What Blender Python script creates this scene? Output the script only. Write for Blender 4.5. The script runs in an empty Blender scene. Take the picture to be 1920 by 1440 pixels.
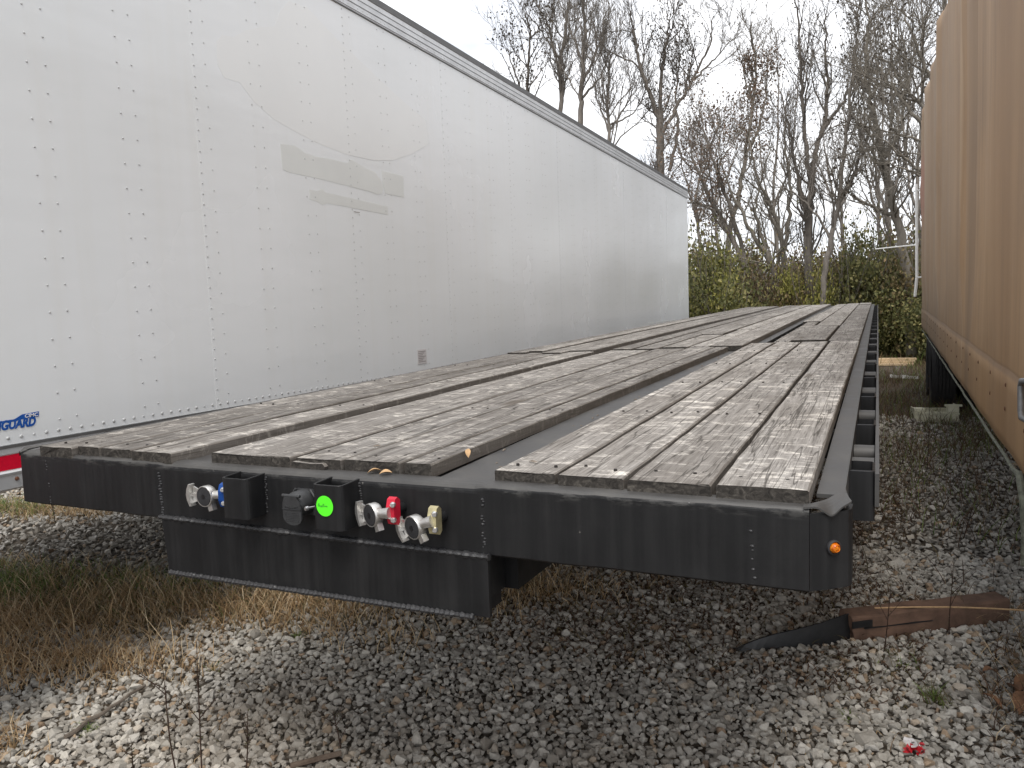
import bpy, bmesh, math, random
import numpy as np
from mathutils import Matrix, Vector, noise

random.seed(7)
rng = np.random.default_rng(7)
PI = math.pi
sc = bpy.context.scene
COL = sc.collection

# ------------------------------------------------------------------ camera
YAW, PITCH, ROLL = math.radians(25.092), math.radians(6.195), math.radians(-2.382)
CAM = np.array([0.096, -1.5139, 0.4147])
FPX = 1426.9                                   # focal length in pixels of a 1920 px wide picture
def cam_axes(yaw, pitch, roll):
    f = np.array([-math.sin(yaw)*math.cos(pitch), math.cos(yaw)*math.cos(pitch), -math.sin(pitch)])
    r = np.array([math.cos(yaw), math.sin(yaw), 0.0]); u = np.cross(r, f)
    return math.cos(roll)*r + math.sin(roll)*u, -math.sin(roll)*r + math.cos(roll)*u, f
AX_R, AX_U, AX_F = cam_axes(YAW, PITCH, ROLL)
cam_data = bpy.data.cameras.new('camera')
cam = bpy.data.objects.new('camera', cam_data); COL.objects.link(cam)
cam.matrix_world = Matrix(((AX_R[0], AX_U[0], -AX_F[0], CAM[0]), (AX_R[1], AX_U[1], -AX_F[1], CAM[1]),
                           (AX_R[2], AX_U[2], -AX_F[2], CAM[2]), (0, 0, 0, 1)))
cam_data.sensor_width = 36.0
cam_data.lens = FPX/1920*36.0
cam_data.clip_start = 0.02
cam_data.clip_end = 3000
sc.camera = cam
def at(u, v, depth):                            # a point of the place, found from where the photograph shows it
    return CAM + depth*(AX_F + AX_R*(u-960)/FPX - AX_U*(v-720)/FPX)

# ------------------------------------------------------------------ sky, sun, exposure
SUN_EL, SUN_AZ = math.radians(60), math.radians(165)   # azimuth from +y towards +x
world = bpy.data.worlds.new('World'); sc.world = world
world.use_nodes = True
wn, wl = world.node_tree.nodes, world.node_tree.links
wn.clear()
w_out = wn.new('ShaderNodeOutputWorld')
w_sky = wn.new('ShaderNodeTexSky'); w_sky.sky_type = 'NISHITA'; w_sky.sun_disc = False
w_sky.sun_elevation = SUN_EL; w_sky.sun_rotation = SUN_AZ
w_b1 = wn.new('ShaderNodeBackground'); w_b1.inputs['Strength'].default_value = 0.10
w_b2 = wn.new('ShaderNodeBackground'); w_b2.inputs['Strength'].default_value = 0.76
w_mix = wn.new('ShaderNodeMixShader'); w_mix.inputs[0].default_value = 0.93
w_tc = wn.new('ShaderNodeTexCoord')
w_map = wn.new('ShaderNodeMapping'); w_map.inputs['Scale'].default_value = (1.6, 1.6, 4.0)
w_no = wn.new('ShaderNodeTexNoise'); w_no.inputs['Scale'].default_value = 2.2
w_no.inputs['Detail'].default_value = 6; w_no.inputs['Roughness'].default_value = 0.55
w_cr = wn.new('ShaderNodeValToRGB')
w_cr.color_ramp.elements[0].position = 0.36; w_cr.color_ramp.elements[0].color = (0.62, 0.645, 0.70, 1)
w_cr.color_ramp.elements[1].position = 0.58; w_cr.color_ramp.elements[1].color = (0.98, 0.985, 1.0, 1)
wl.new(w_tc.outputs['Generated'], w_map.inputs['Vector']); wl.new(w_map.outputs[0], w_no.inputs['Vector'])
wl.new(w_no.outputs['Fac'], w_cr.inputs[0]); wl.new(w_cr.outputs[0], w_b2.inputs['Color'])
wl.new(w_sky.outputs[0], w_b1.inputs['Color'])
wl.new(w_b1.outputs[0], w_mix.inputs[1]); wl.new(w_b2.outputs[0], w_mix.inputs[2])
wl.new(w_mix.outputs[0], w_out.inputs['Surface'])

sun_d = bpy.data.lights.new('sun', 'SUN'); sun_d.energy = 1.4; sun_d.angle = math.radians(24)
sun_d.color = (1.0, 0.95, 0.88)
sun = bpy.data.objects.new('sun', sun_d); COL.objects.link(sun)
sdir = Vector((math.sin(SUN_AZ)*math.cos(SUN_EL), math.cos(SUN_AZ)*math.cos(SUN_EL), math.sin(SUN_EL)))
sun.rotation_euler = sdir.to_track_quat('Z', 'Y').to_euler()
sc.view_settings.view_transform = 'Standard'
sc.view_settings.look = 'None'
sc.view_settings.exposure = 1.08
sc.view_settings.gamma = 1.0
sc.view_settings.use_curve_mapping = False

# ------------------------------------------------------------------ small helpers
def tag(o, label=None, cat=None, group=None, kind=None):
    if label: o['label'] = label
    if cat: o['category'] = cat
    if group: o['group'] = group
    if kind: o['kind'] = kind
    return o
def link(name, me, mats, parent=None):
    o = bpy.data.objects.new(name, me); COL.objects.link(o)
    if parent is not None: o.parent = parent
    if mats is not None and not me.materials:
        for m in (mats if isinstance(mats, (list, tuple)) else [mats]): me.materials.append(m)
    return o
def empty(name, loc=(0, 0, 0), rz=0.0):
    o = bpy.data.objects.new(name, None); COL.objects.link(o)
    o.location = loc; o.rotation_euler = (0, 0, rz); o.empty_display_size = 0.2
    return o
def copy_tree(o, parent=None):
    c = o.copy(); COL.objects.link(c); c.parent = parent
    for ch in o.children: copy_tree(ch, c)
    return c

class MB:
    """collects shapes and links them as one mesh object"""
    def __init__(self): self.v = []; self.f = []; self.m = []; self.s = []
    def add(self, vs, fs, mi=0, smooth=False):
        b = len(self.v); self.v += [tuple(map(float, p)) for p in vs]
        for f in fs: self.f.append(tuple(i+b for i in f)); self.m.append(mi); self.s.append(smooth)
    def box(self, x0, x1, y0, y1, z0, z1, mi=0, M=None, bev=0.0):
        if bev <= 0:
            vs = [(x, y, z) for x in (x0, x1) for y in (y0, y1) for z in (z0, z1)]
            fs = [(0, 1, 3, 2), (4, 6, 7, 5), (0, 4, 5, 1), (2, 3, 7, 6), (0, 2, 6, 4), (1, 5, 7, 3)]
        else:
            bm = bmesh.new(); bmesh.ops.create_cube(bm, size=1.0)
            for w in bm.verts: w.co = Vector(((x0+x1)/2 + w.co.x*(x1-x0), (y0+y1)/2 + w.co.y*(y1-y0), (z0+z1)/2 + w.co.z*(z1-z0)))
            bmesh.ops.bevel(bm, geom=bm.edges[:], offset=bev, segments=2, affect='EDGES', profile=0.5)
            bm.verts.index_update()
            vs = [w.co.copy() for w in bm.verts]; fs = [[w.index for w in f.verts] for f in bm.faces]; bm.free()
        if M is not None: vs = [M @ Vector(p) for p in vs]
        self.add(vs, fs, mi)
    def rings(self, rings, close=True, cap=True, mi=0, smooth=False):
        n = len(rings[0]); vs = [p for r in rings for p in r]; fs = []
        for i in range(len(rings)-1):
            for j in range(n if close else n-1):
                k = (j+1) % n
                fs.append((i*n+j, i*n+k, (i+1)*n+k, (i+1)*n+j))
        if cap and close:
            fs.append(tuple(range(n))[::-1]); fs.append(tuple((len(rings)-1)*n+j for j in range(n)))
        self.add(vs, fs, mi, smooth)
    def tube(self, pts, r, n=8, mi=0, smooth=True, cap=True):
        pts = [Vector(p) for p in pts]; rr = r if isinstance(r, (list, tuple)) else [r]*len(pts)
        rings = []; a = None
        for i, p in enumerate(pts):
            t = (pts[min(i+1, len(pts)-1)] - pts[max(i-1, 0)]).normalized()
            if a is None: a = t.orthogonal().normalized()
            a = (a - t*a.dot(t)).normalized(); b = t.cross(a)
            rings.append([p + (a*math.cos(q) + b*math.sin(q))*rr[i] for q in [2*PI*j/n for j in range(n)]])
        self.rings(rings, True, cap, mi, smooth)
    def lathe(self, prof, n=24, M=None, mi=0, smooth=True):
        """prof: (radius, height) about local z"""
        vs = []; fs = []
        for r, z in prof: vs += [Vector((r*math.cos(2*PI*j/n), r*math.sin(2*PI*j/n), z)) for j in range(n)]
        for i in range(len(prof)-1):
            for j in range(n):
                k = (j+1) % n; fs.append((i*n+j, i*n+k, (i+1)*n+k, (i+1)*n+j))
        if M is not None: vs = [M @ p for p in vs]
        self.add(vs, fs, mi, smooth)
    def prism(self, poly, a, b, axis='y', mi=0, M=None):
        """poly: 2-D outline; extruded from a to b along the axis"""
        def P(p, t): return {'y': (p[0], t, p[1]), 'x': (t, p[0], p[1]), 'z': (p[0], p[1], t)}[axis]
        n = len(poly); vs = [P(p, a) for p in poly] + [P(p, b) for p in poly]
        fs = [tuple(range(n)), tuple(range(2*n-1, n-1, -1))] + [(j, j+n, (j+1) % n + n, (j+1) % n) for j in range(n)]
        if M is not None: vs = [M @ Vector(p) for p in vs]
        self.add(vs, fs, mi)
    def build(self, name, mats, parent=None):
        me = bpy.data.meshes.new(name); me.from_pydata(self.v, [], self.f)
        me.polygons.foreach_set('material_index', self.m); me.polygons.foreach_set('use_smooth', self.s)
        bm = bmesh.new(); bm.from_mesh(me); bmesh.ops.recalc_face_normals(bm, faces=bm.faces[:]); bm.to_mesh(me); bm.free()
        if any(self.s): me.set_sharp_from_angle(angle=math.radians(38))
        me.update()
        return link(name, me, mats, parent)

def big_mesh(name, verts, faces, mats, parent=None, matidx=None, smooth=False):
    """verts (N,3), faces (M,k) arrays"""
    me = bpy.data.meshes.new(name); verts = np.asarray(verts, np.float32); faces = np.asarray(faces, np.int32)
    me.vertices.add(len(verts)); me.vertices.foreach_set('co', verts.ravel())
    k = faces.shape[1]
    me.loops.add(faces.size); me.loops.foreach_set('vertex_index', faces.ravel())
    me.polygons.add(len(faces)); me.polygons.foreach_set('loop_start', np.arange(0, faces.size, k, dtype=np.int32))
    if matidx is not None: me.polygons.foreach_set('material_index', np.asarray(matidx, np.int32))
    me.polygons.foreach_set('use_smooth', np.full(len(faces), smooth))
    me.update(calc_edges=True); me.validate()
    return link(name, me, mats, parent)

def text_mesh(s, size, shear=0.0, bold=0.0, align='LEFT', squeeze=1.0, depth=0.0004):
    cu = bpy.data.curves.new('lettering', 'FONT'); cu.body = s; cu.size = size; cu.shear = shear
    cu.offset = bold; cu.extrude = depth; cu.align_x = align; cu.resolution_u = 3
    ob = bpy.data.objects.new('lettering', cu); COL.objects.link(ob)
    dg = bpy.context.evaluated_depsgraph_get(); dg.update()
    me = bpy.data.meshes.new_from_object(ob.evaluated_get(dg))
    bpy.data.objects.remove(ob); bpy.data.curves.remove(cu)
    for v in me.vertices: v.co.x *= squeeze
    return me

# ------------------------------------------------------------------ materials
class Mat:
    def __init__(self, name, col=(.5, .5, .5), rough=.6, metal=0.0, spec=0.5):
        self.m = bpy.data.materials.new(name); self.m.use_nodes = True
        self.n, self.l = self.m.node_tree.nodes, self.m.node_tree.links
        self.b = self.n['Principled BSDF']
        self.b.inputs['Base Color'].default_value = (*col, 1); self.b.inputs['Roughness'].default_value = rough
        self.b.inputs['Metallic'].default_value = metal; self.b.inputs['Specular IOR Level'].default_value = spec
        self._tc = None
    def coord(self, which='Object', scale=(1, 1, 1), loc=(0, 0, 0)):
        if self._tc is None: self._tc = self.n.new('ShaderNodeTexCoord')
        mp = self.n.new('ShaderNodeMapping'); mp.inputs['Scale'].default_value = scale; mp.inputs['Location'].default_value = loc
        self.l.new(self._tc.outputs[which], mp.inputs['Vector']); return mp.outputs[0]
    def noise(self, vec, scale, detail=4, rough=.55, dist=0.0):
        t = self.n.new('ShaderNodeTexNoise'); t.inputs['Scale'].default_value = scale; t.inputs['Detail'].default_value = detail
        t.inputs['Roughness'].default_value = rough; t.inputs['Distortion'].default_value = dist
        self.l.new(vec, t.inputs['Vector']); return t.outputs['Fac']
    def voronoi(self, vec, scale, feature='F1', out='Distance', rnd=1.0):
        t = self.n.new('ShaderNodeTexVoronoi'); t.feature = feature; t.inputs['Scale'].default_value = scale
        t.inputs['Randomness'].default_value = rnd
        self.l.new(vec, t.inputs['Vector']); return t.outputs[out]
    def ramp(self, fac, stops, interp='LINEAR'):
        t = self.n.new('ShaderNodeValToRGB'); e = t.color_ramp.elements; t.color_ramp.interpolation = interp
        while len(e) > 2: e.remove(e[-1])
        e[0].position, e[0].color = stops[0][0], (*stops[0][1], 1); e[1].position, e[1].color = stops[-1][0], (*stops[-1][1], 1)
        for p, c in stops[1:-1]:
            q = e.new(p); q.color = (*c, 1)
        self.l.new(fac, t.inputs[0]); return t.outputs[0]
    def mix(self, fac, a, b, mode='MIX'):
        t = self.n.new('ShaderNodeMix'); t.data_type = 'RGBA'; t.blend_type = mode
        for i, x in ((0, fac), (6, a), (7, b)):
            if hasattr(x, 'is_linked'): self.l.new(x, t.inputs[i])
            elif i == 0: t.inputs[0].default_value = x
            else: t.inputs[i].default_value = (*x, 1)
        return t.outputs[2]
    def math(self, op, a, b=0.0, clamp=False):
        t = self.n.new('ShaderNodeMath'); t.operation = op; t.use_clamp = clamp
        for i, x in ((0, a), (1, b)):
            if hasattr(x, 'is_linked'): self.l.new(x, t.inputs[i])
            else: t.inputs[i].default_value = x
        return t.outputs[0]
    def island(self):
        t = self.n.new('ShaderNodeNewGeometry'); return t.outputs['Random Per Island']
    def objrand(self):
        t = self.n.new('ShaderNodeObjectInfo'); return t.outputs['Random']
    def color(self, s): self.l.new(s, self.b.inputs['Base Color']); return self
    def rough(self, s): self.l.new(s, self.b.inputs['Roughness']); return self
    def bump(self, h, strength=.3, dist=.01):
        t = self.n.new('ShaderNodeBump'); t.inputs['Strength'].default_value = strength; t.inputs['Distance'].default_value = dist
        self.l.new(h, t.inputs['Height']); self.l.new(t.outputs[0], self.b.inputs['Normal']); return self
    def translucent(self, amt):
        return self

def mat_black_paint(name='black_paint', worn=False):
    m = Mat(name, (.02, .02, .021), .42, spec=.34)
    c = m.coord(); st = m.coord(scale=(38, 38, 1.2)); n1 = m.noise(st, 1.0, 3); n2 = m.noise(c, 9, 5, .6)
    n3 = m.noise(c, 70, 3, .6)
    a = m.ramp(n1, [(.42, (.0080, .0082, .0090)), (.72, (.0155, .0155, .0162))])
    b = m.mix(m.math('MULTIPLY', m.ramp(n2, [(.55, (0, 0, 0)), (.78, (1, 1, 1))]), .22), a, (.028, .027, .026))
    if worn:                                            # chipped paint and scuffs along the top edge
        xyz = m.n.new('ShaderNodeSeparateXYZ'); m.l.new(m._tc.outputs['Object'], xyz.inputs[0])
        edge = m.ramp(m.math('ADD', xyz.outputs[2], .03), [(.004, (0, 0, 0)), (.022, (1, 1, 1))])
        w1 = m.noise(m.coord(scale=(16, 60, 60)), 1.0, 5, .7); w2 = m.noise(m.coord(scale=(34, 90, 90)), 1.0, 4, .7)
        b = m.mix(m.math('MULTIPLY', edge, m.ramp(w1, [(.5, (0, 0, 0)), (.6, (1, 1, 1))])), b, (.06, .059, .057))
        b = m.mix(m.math('MULTIPLY', edge, m.ramp(w2, [(.69, (0, 0, 0)), (.72, (1, 1, 1))])), b, (.42, .41, .40))
        spk = m.noise(m.coord(scale=(45, 45, 30)), 1.0, 3, .6)
        b = m.mix(m.math('MULTIPLY', m.ramp(spk, [(.735, (0, 0, 0)), (.76, (1, 1, 1))]), .5), b, (.22, .21, .20))
    m.color(b); m.rough(m.ramp(n2, [(.3, (.42,)*3), (.7, (.62,)*3)])); m.bump(m.math('ADD', n2, m.math('MULTIPLY', n3, .4)), .12, .004)
    return m.m
def mat_deck_steel():
    m = Mat('dusty_black_steel', (.05, .05, .05), .6)
    c = m.coord(); n2 = m.noise(c, 6, 5, .6); n3 = m.noise(c, 60, 3)
    m.color(m.ramp(n2, [(.3, (.035, .034, .034)), (.55, (.06, .058, .056)), (.8, (.10, .095, .088))]))
    m.rough(m.ramp(n2, [(.3, (.45,)*3), (.7, (.68,)*3)])); m.bump(m.math('ADD', n2, m.math('MULTIPLY', n3, .5)), .15, .003)
    return m.m
def mat_plank():
    m = Mat('weathered_oak', (.25, .23, .2), .85, spec=.25)
    tc = m.n.new('ShaderNodeTexCoord'); oi = m.n.new('ShaderNodeObjectInfo')
    off = m.n.new('ShaderNodeVectorMath'); off.operation = 'SCALE'
    comb = m.n.new('ShaderNodeCombineXYZ'); m.l.new(oi.outputs['Random'], comb.inputs[0]); m.l.new(oi.outputs['Random'], comb.inputs[1])
    m.l.new(comb.outputs[0], off.inputs[0]); off.inputs['Scale'].default_value = 37.0
    addv = m.n.new('ShaderNodeVectorMath'); m.l.new(tc.outputs['Object'], addv.inputs[0]); m.l.new(off.outputs[0], addv.inputs[1])
    def mp(s):
        q = m.n.new('ShaderNodeMapping'); q.inputs['Scale'].default_value = s; m.l.new(addv.outputs[0], q.inputs['Vector']); return q.outputs[0]
    grain = m.noise(mp((75, 1.7, 75)), 1.0, 7, .7, .5)          # fibres along the plank
    fine = m.noise(mp((260, 9, 260)), 1.0, 3, .6)
    patch = m.noise(mp((5, 1.3, 5)), 1.0, 6, .65)
    saw = m.noise(mp((6, 95, 6)), 1.0, 4, .6, 1.6)             # circular-saw marks across
    scuff = m.noise(mp((11, 24, 11)), 1.0, 8, .78, .6)
    vor = m.voronoi(mp((3.2, .9, 3.2)), 1.0)                      # knots
    base = m.ramp(grain, [(.28, (.075, .07, .066)), (.44, (.20, .19, .18)), (.60, (.315, .303, .29)), (.78, (.42, .407, .39))])
    base = m.mix(m.math('MULTIPLY', m.ramp(patch, [(.38, (1, 1, 1)), (.62, (0, 0, 0))]), .55), base, (.125, .112, .10))
    pale = m.math('MULTIPLY', m.ramp(scuff, [(.53, (0, 0, 0)), (.59, (1, 1, 1))]), m.ramp(patch, [(.36, (.3,)*3), (.60, (1, 1, 1))]))
    base = m.mix(m.math('MULTIPLY', pale, .75), base, (.66, .63, .585))
    base = m.mix(m.math('MULTIPLY', m.ramp(saw, [(.27, (1, 1, 1)), (.36, (0, 0, 0))]), .4), base, (.085, .073, .062))
    base = m.mix(m.math('MULTIPLY', m.ramp(fine, [(.33, (1, 1, 1)), (.45, (0, 0, 0))]), .6), base, (.06, .052, .046))
    crack = m.noise(mp((26, .55, 26)), 1.0, 3, .5, .3)
    base = m.mix(m.math('MULTIPLY', m.ramp(m.math('ABSOLUTE', m.math('SUBTRACT', crack, .5)), [(.004, (1, 1, 1)), (.016, (0, 0, 0))]), .75), base, (.035, .03, .026))
    base = m.mix(m.math('MULTIPLY', m.ramp(vor, [(.05, (1, 1, 1)), (.11, (0, 0, 0))]), .65), base, (.09, .072, .056))
    hue = m.mix(oi.outputs['Random'], (.72, .705, .69), (1.24, 1.225, 1.20))
    base = m.mix(1.0, base, hue, 'MULTIPLY')
    # end grain and saw-cut sides are darker, raw wood
    g = m.n.new('ShaderNodeNewGeometry'); tr = m.n.new('ShaderNodeVectorTransform'); tr.vector_type = 'NORMAL'; tr.convert_from = 'WORLD'; tr.convert_to = 'OBJECT'
    m.l.new(g.outputs['True Normal'], tr.inputs[0]); sp = m.n.new('ShaderNodeSeparateXYZ'); m.l.new(tr.outputs[0], sp.inputs[0])
    ends = m.math('ABSOLUTE', sp.outputs[1]); rad = m.noise(mp((48, 4, 60)), 1.0, 5, .6, 1.5)
    endc = m.ramp(rad, [(.35, (.02, .018, .016)), (.55, (.048, .043, .038)), (.78, (.12, .11, .095))])
    base = m.mix(m.ramp(ends, [(.5, (0, 0, 0)), (.75, (1, 1, 1))]), base, endc)
    side = m.math('ABSOLUTE', sp.outputs[0])
    base = m.mix(m.math('MULTIPLY', m.ramp(side, [(.5, (0, 0, 0)), (.75, (1, 1, 1))]), .7), base, (.12, .105, .09))
    m.color(base)
    h = m.math('ADD', m.math('MULTIPLY', grain, .7), m.math('ADD', m.math('MULTIPLY', saw, .5), m.math('MULTIPLY', scuff, .6)))
    m.bump(h, .5, .005)
    return m.m
def mat_van_white():
    m = Mat('white_sheet', (.79, .81, .82), .22, spec=.5)
    c = m.coord(); n = m.noise(c, .9, 4, .5); n2 = m.noise(m.coord(scale=(1, 1.4, 5)), .6, 3)
    st = m.noise(m.coord(scale=(6, 9, .35)), 1.0, 4, .6)
    a = m.ramp(n, [(.3, (.735, .757, .765)), (.7, (.785, .805, .82))])
    a = m.mix(m.math('MULTIPLY', m.ramp(st, [(.5, (0, 0, 0)), (.75, (1, 1, 1))]), .25), a, (.70, .70, .67))
    m.color(a); m.rough(m.ramp(n, [(.3, (.16,)*3), (.7, (.30,)*3)])); m.bump(n2, .12, .03)
    return m.m
def mat_simple(name, col, rough=.5, metal=0, var=.25, scale=12, bump=.1, dist=.004, spec=.5):
    m = Mat(name, col, rough, metal, spec); c = m.coord(); n = m.noise(c, scale, 5, .6)
    lo = tuple(x*(1-var) for x in col); hi = tuple(min(1, x*(1+var)) for x in col)
    m.color(m.ramp(n, [(.3, lo), (.7, hi)])); m.bump(n, bump, dist); return m.m
BZ0H = .235-.30
def mat_tarp():
    m = Mat('brown_tarpaulin', (.33, .2, .115), .62, spec=.35)
    c = m.coord(); st = m.noise(m.coord(scale=(4.5, 4.5, .22)), 1.0, 5, .6); st2 = m.noise(m.coord(scale=(55, 55, .8)), 1.0, 4, .6)
    cl = m.noise(c, 1.1, 5, .6); sp = m.noise(c, 26, 4, .7)
    a = m.ramp(st, [(.3, (.31, .186, .092)), (.5, (.365, .224, .113)), (.72, (.42, .268, .145))])
    a = m.mix(m.math('MULTIPLY', m.ramp(st2, [(.5, (0, 0, 0)), (.8, (1, 1, 1))]), .14), a, (.40, .29, .19))
    a = m.mix(m.math('MULTIPLY', m.ramp(cl, [(.45, (0, 0, 0)), (.75, (1, 1, 1))]), .4), a, (.21, .14, .09))
    a = m.mix(m.math('MULTIPLY', m.ramp(sp, [(.66, (0, 0, 0)), (.76, (1, 1, 1))]), .5), a, (.12, .075, .045))
    run = m.noise(m.coord(scale=(16, 16, .9)), 1.0, 6, .7); dr = m.noise(m.coord(scale=(1.6, 1.6, .7)), 1.0, 4, .6)
    a = m.mix(m.math('MULTIPLY', m.math('MULTIPLY', m.ramp(run, [(.5, (0, 0, 0)), (.62, (1, 1, 1))]), m.ramp(dr, [(.42, (0, 0, 0)), (.62, (1, 1, 1))])), .5), a, (.15, .10, .065))
    scr = m.noise(m.coord(scale=(70, 70, 5)), 1.0, 2, .5)
    a = m.mix(m.math('MULTIPLY', m.ramp(scr, [(.70, (0, 0, 0)), (.74, (1, 1, 1))]), .45), a, (.55, .43, .30))
    # faded red lettering patch near the rear
    xyz = m.n.new('ShaderNodeSeparateXYZ'); m.l.new(m._tc.outputs['Object'], xyz.inputs[0])
    d1 = m.math('ABSOLUTE', m.math('SUBTRACT', xyz.outputs[1], 10.9)); d2 = m.math('ABSOLUTE', m.math('SUBTRACT', xyz.outputs[2], 1.75))
    near = m.math('MULTIPLY', m.ramp(d1, [(.3, (1, 1, 1)), (.85, (0, 0, 0))]), m.ramp(d2, [(.25, (1, 1, 1)), (.6, (0, 0, 0))]))
    a = m.mix(m.math('MULTIPLY', near, .75), a, (.42, .085, .075))
    def band(c, w, wob=.06):                              # light on fold ridges and shade in valleys, painted into the colour
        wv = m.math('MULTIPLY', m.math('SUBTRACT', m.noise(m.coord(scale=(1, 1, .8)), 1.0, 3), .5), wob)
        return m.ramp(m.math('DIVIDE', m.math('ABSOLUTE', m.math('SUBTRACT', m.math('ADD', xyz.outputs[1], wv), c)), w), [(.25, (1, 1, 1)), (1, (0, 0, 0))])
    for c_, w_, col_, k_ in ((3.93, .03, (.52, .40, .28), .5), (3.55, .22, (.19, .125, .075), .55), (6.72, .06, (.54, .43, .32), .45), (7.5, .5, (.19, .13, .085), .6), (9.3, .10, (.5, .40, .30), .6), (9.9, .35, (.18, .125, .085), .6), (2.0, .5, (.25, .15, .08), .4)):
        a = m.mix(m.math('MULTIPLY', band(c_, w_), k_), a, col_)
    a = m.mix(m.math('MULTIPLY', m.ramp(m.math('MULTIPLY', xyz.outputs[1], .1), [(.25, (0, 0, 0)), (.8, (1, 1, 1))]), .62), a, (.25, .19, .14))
    hem = m.ramp(m.math('DIVIDE', m.math('ABSOLUTE', m.math('ADD', xyz.outputs[2], BZ0H)), .02), [(.3, (1, 1, 1)), (1, (0, 0, 0))])
    a = m.mix(m.math('MULTIPLY', hem, .5), a, (.13, .085, .055))
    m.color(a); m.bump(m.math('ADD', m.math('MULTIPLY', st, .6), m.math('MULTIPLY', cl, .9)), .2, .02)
    return m.m
def mat_stone():
    m = Mat('limestone_gravel', (.3, .29, .27), .9, spec=.3)
    c = m.coord(); r = m.island(); n = m.noise(c, 90, 4, .65); z = m.noise(c, .55, 3, .55)
    a = m.ramp(r, [(0, (.25, .23, .20)), (.2, (.36, .335, .295)), (.45, (.45, .425, .38)), (.7, (.52, .495, .45)), (.88, (.62, .585, .52)), (.95, (.42, .32, .225)), (1, (.31, .22, .15))])
    a = m.mix(.5, a, m.ramp(n, [(.3, (.5,)*3), (.7, (1.0,)*3)]), 'MULTIPLY')
    a = m.mix(m.math('MULTIPLY', m.ramp(z, [(.45, (0, 0, 0)), (.7, (1, 1, 1))]), .45), a, (.20, .155, .11))
    m.color(a); m.bump(n, .5, .004); return m.m
def mat_ground():
    m = Mat('stony_soil', (.12, .1, .08), .95, spec=.15)
    c = m.coord(); v = m.voronoi(c, 34); n = m.noise(c, .8, 5, .6); n2 = m.noise(c, 25, 5, .65); vc = m.voronoi(c, 34, out='Color')
    bw = m.n.new('ShaderNodeRGBToBW'); m.l.new(vc, bw.inputs[0])
    st = m.ramp(bw.outputs[0], [(.2, (.13, .115, .095)), (.5, (.20, .185, .16)), (.85, (.31, .295, .27))])
    st = m.mix(m.ramp(v, [(.25, (0, 0, 0)), (.6, (1, 1, 1))]), st, (.05, .042, .034))
    so = m.ramp(n2, [(.3, (.055, .042, .03)), (.7, (.13, .10, .07))])
    m.color(m.mix(m.ramp(n, [(.42, (0, 0, 0)), (.62, (1, 1, 1))]), st, so))
    m.bump(m.math('SUBTRACT', n2, v), .8, .02); return m.m
def mat_blades(name, stops, rough=.75):
    m = Mat(name, stops[0][1], rough, spec=.25); m.color(m.ramp(m.island(), stops)); return m.m
def mat_blades(name, stops, rough=.75):
    return mat_leaf(name, stops)
def mat_leaf(name, stops):
    m = Mat(name, stops[0][1], .6, spec=.3); r = m.island()
    m.color(m.ramp(r, stops))
    m.b.inputs['Transmission Weight'].default_value = 0.0
    tr = m.n.new('ShaderNodeBsdfTranslucent'); mx = m.n.new('ShaderNodeMixShader'); mx.inputs[0].default_value = .3
    m.l.new(m.b.inputs['Base Color'].links[0].from_socket, tr.inputs['Color'])
    out = m.n['Material Output']; m.l.new(m.b.outputs[0], mx.inputs[1]); m.l.new(tr.outputs[0], mx.inputs[2]); m.l.new(mx.outputs[0], out.inputs['Surface'])
    return m.m
def mat_bark(name, a, b):
    m = Mat(name, a, .9, spec=.2); c = m.coord(scale=(14, 14, 3)); n = m.noise(c, 1.0, 5, .65)
    m.color(m.ramp(n, [(.3, a), (.7, b)])); m.bump(n, .5, .02); return m.m

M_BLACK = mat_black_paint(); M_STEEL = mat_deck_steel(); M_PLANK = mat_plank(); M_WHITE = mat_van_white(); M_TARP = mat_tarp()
M_STONE = mat_stone(); M_GROUND = mat_ground()
M_WELD = mat_simple('painted_weld', (.032, .032, .034), .42, 0, .4, 160, .5, .003)
M_ALU = mat_simple('cast_aluminium', (.62, .61, .59), .38, .85, .15, 60, .15, .002)
M_MILL = mat_simple('mill_aluminium', (.56, .57, .58), .38, .35, .12, 8, .05, .003)
M_RAILDK = mat_simple('dark_grey_rail', (.10, .10, .10), .5, 0, .2, 8)  # even dark grey of the gasket strips and floor frame
M_RUBBER = mat_simple('black_rubber', (.02, .02, .022), .7, 0, .3, 30, .2)
M_TYRE = mat_simple('tyre_rubber', (.022, .021, .021), .8, 0, .35, 14, .3)
M_BLUE = mat_simple('blue_anodised', (.012, .07, .30), .3, .4, .15, 30, .05)
M_RED = mat_simple('red_paint', (.50, .012, .035), .32, .1, .15, 30, .05)
M_GOLD = mat_simple('yellow_zinc', (.52, .46, .27), .4, .7, .3, 30, .1)
M_BOLT = mat_simple('zinc_bolt', (.7, .7, .7), .3, .9, .1, 40, .05)
M_PLASTIC = mat_simple('dark_plastic', (.035, .036, .038), .5, 0, .2, 60, .1)
M_STICKER = mat_simple('fluorescent_green_paper', (.10, .92, .02), .6, 0, .03, 5, 0)
M_INK = mat_simple('dark_green_ink', (.01, .12, .03), .6, 0, .1, 5, 0)
M_DECAL = mat_simple('vinyl_residue', (.68, .695, .68), .34, 0, .03, 3, .02)
M_DECAL2 = mat_simple('pale_vinyl_ghost', (.765, .777, .775), .26, 0, .02, 2, .02)
M_LOGO = mat_simple('blue_vinyl', (.012, .085, .36), .35, 0, .08, 4, 0)
M_TAPER = mat_simple('red_reflective_tape', (.62, .005, .03), .3, 0, .1, 90, .05)
M_TAPEW = mat_simple('white_reflective_tape', (.75, .75, .77), .3, 0, .05, 90, .05)
M_PAPER = mat_simple('printed_label', (.62, .6, .6), .5, 0, .05, 20, 0)
M_PRINT = mat_simple('grey_print', (.28, .25, .25), .6, 0, .1, 20, 0)
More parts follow.
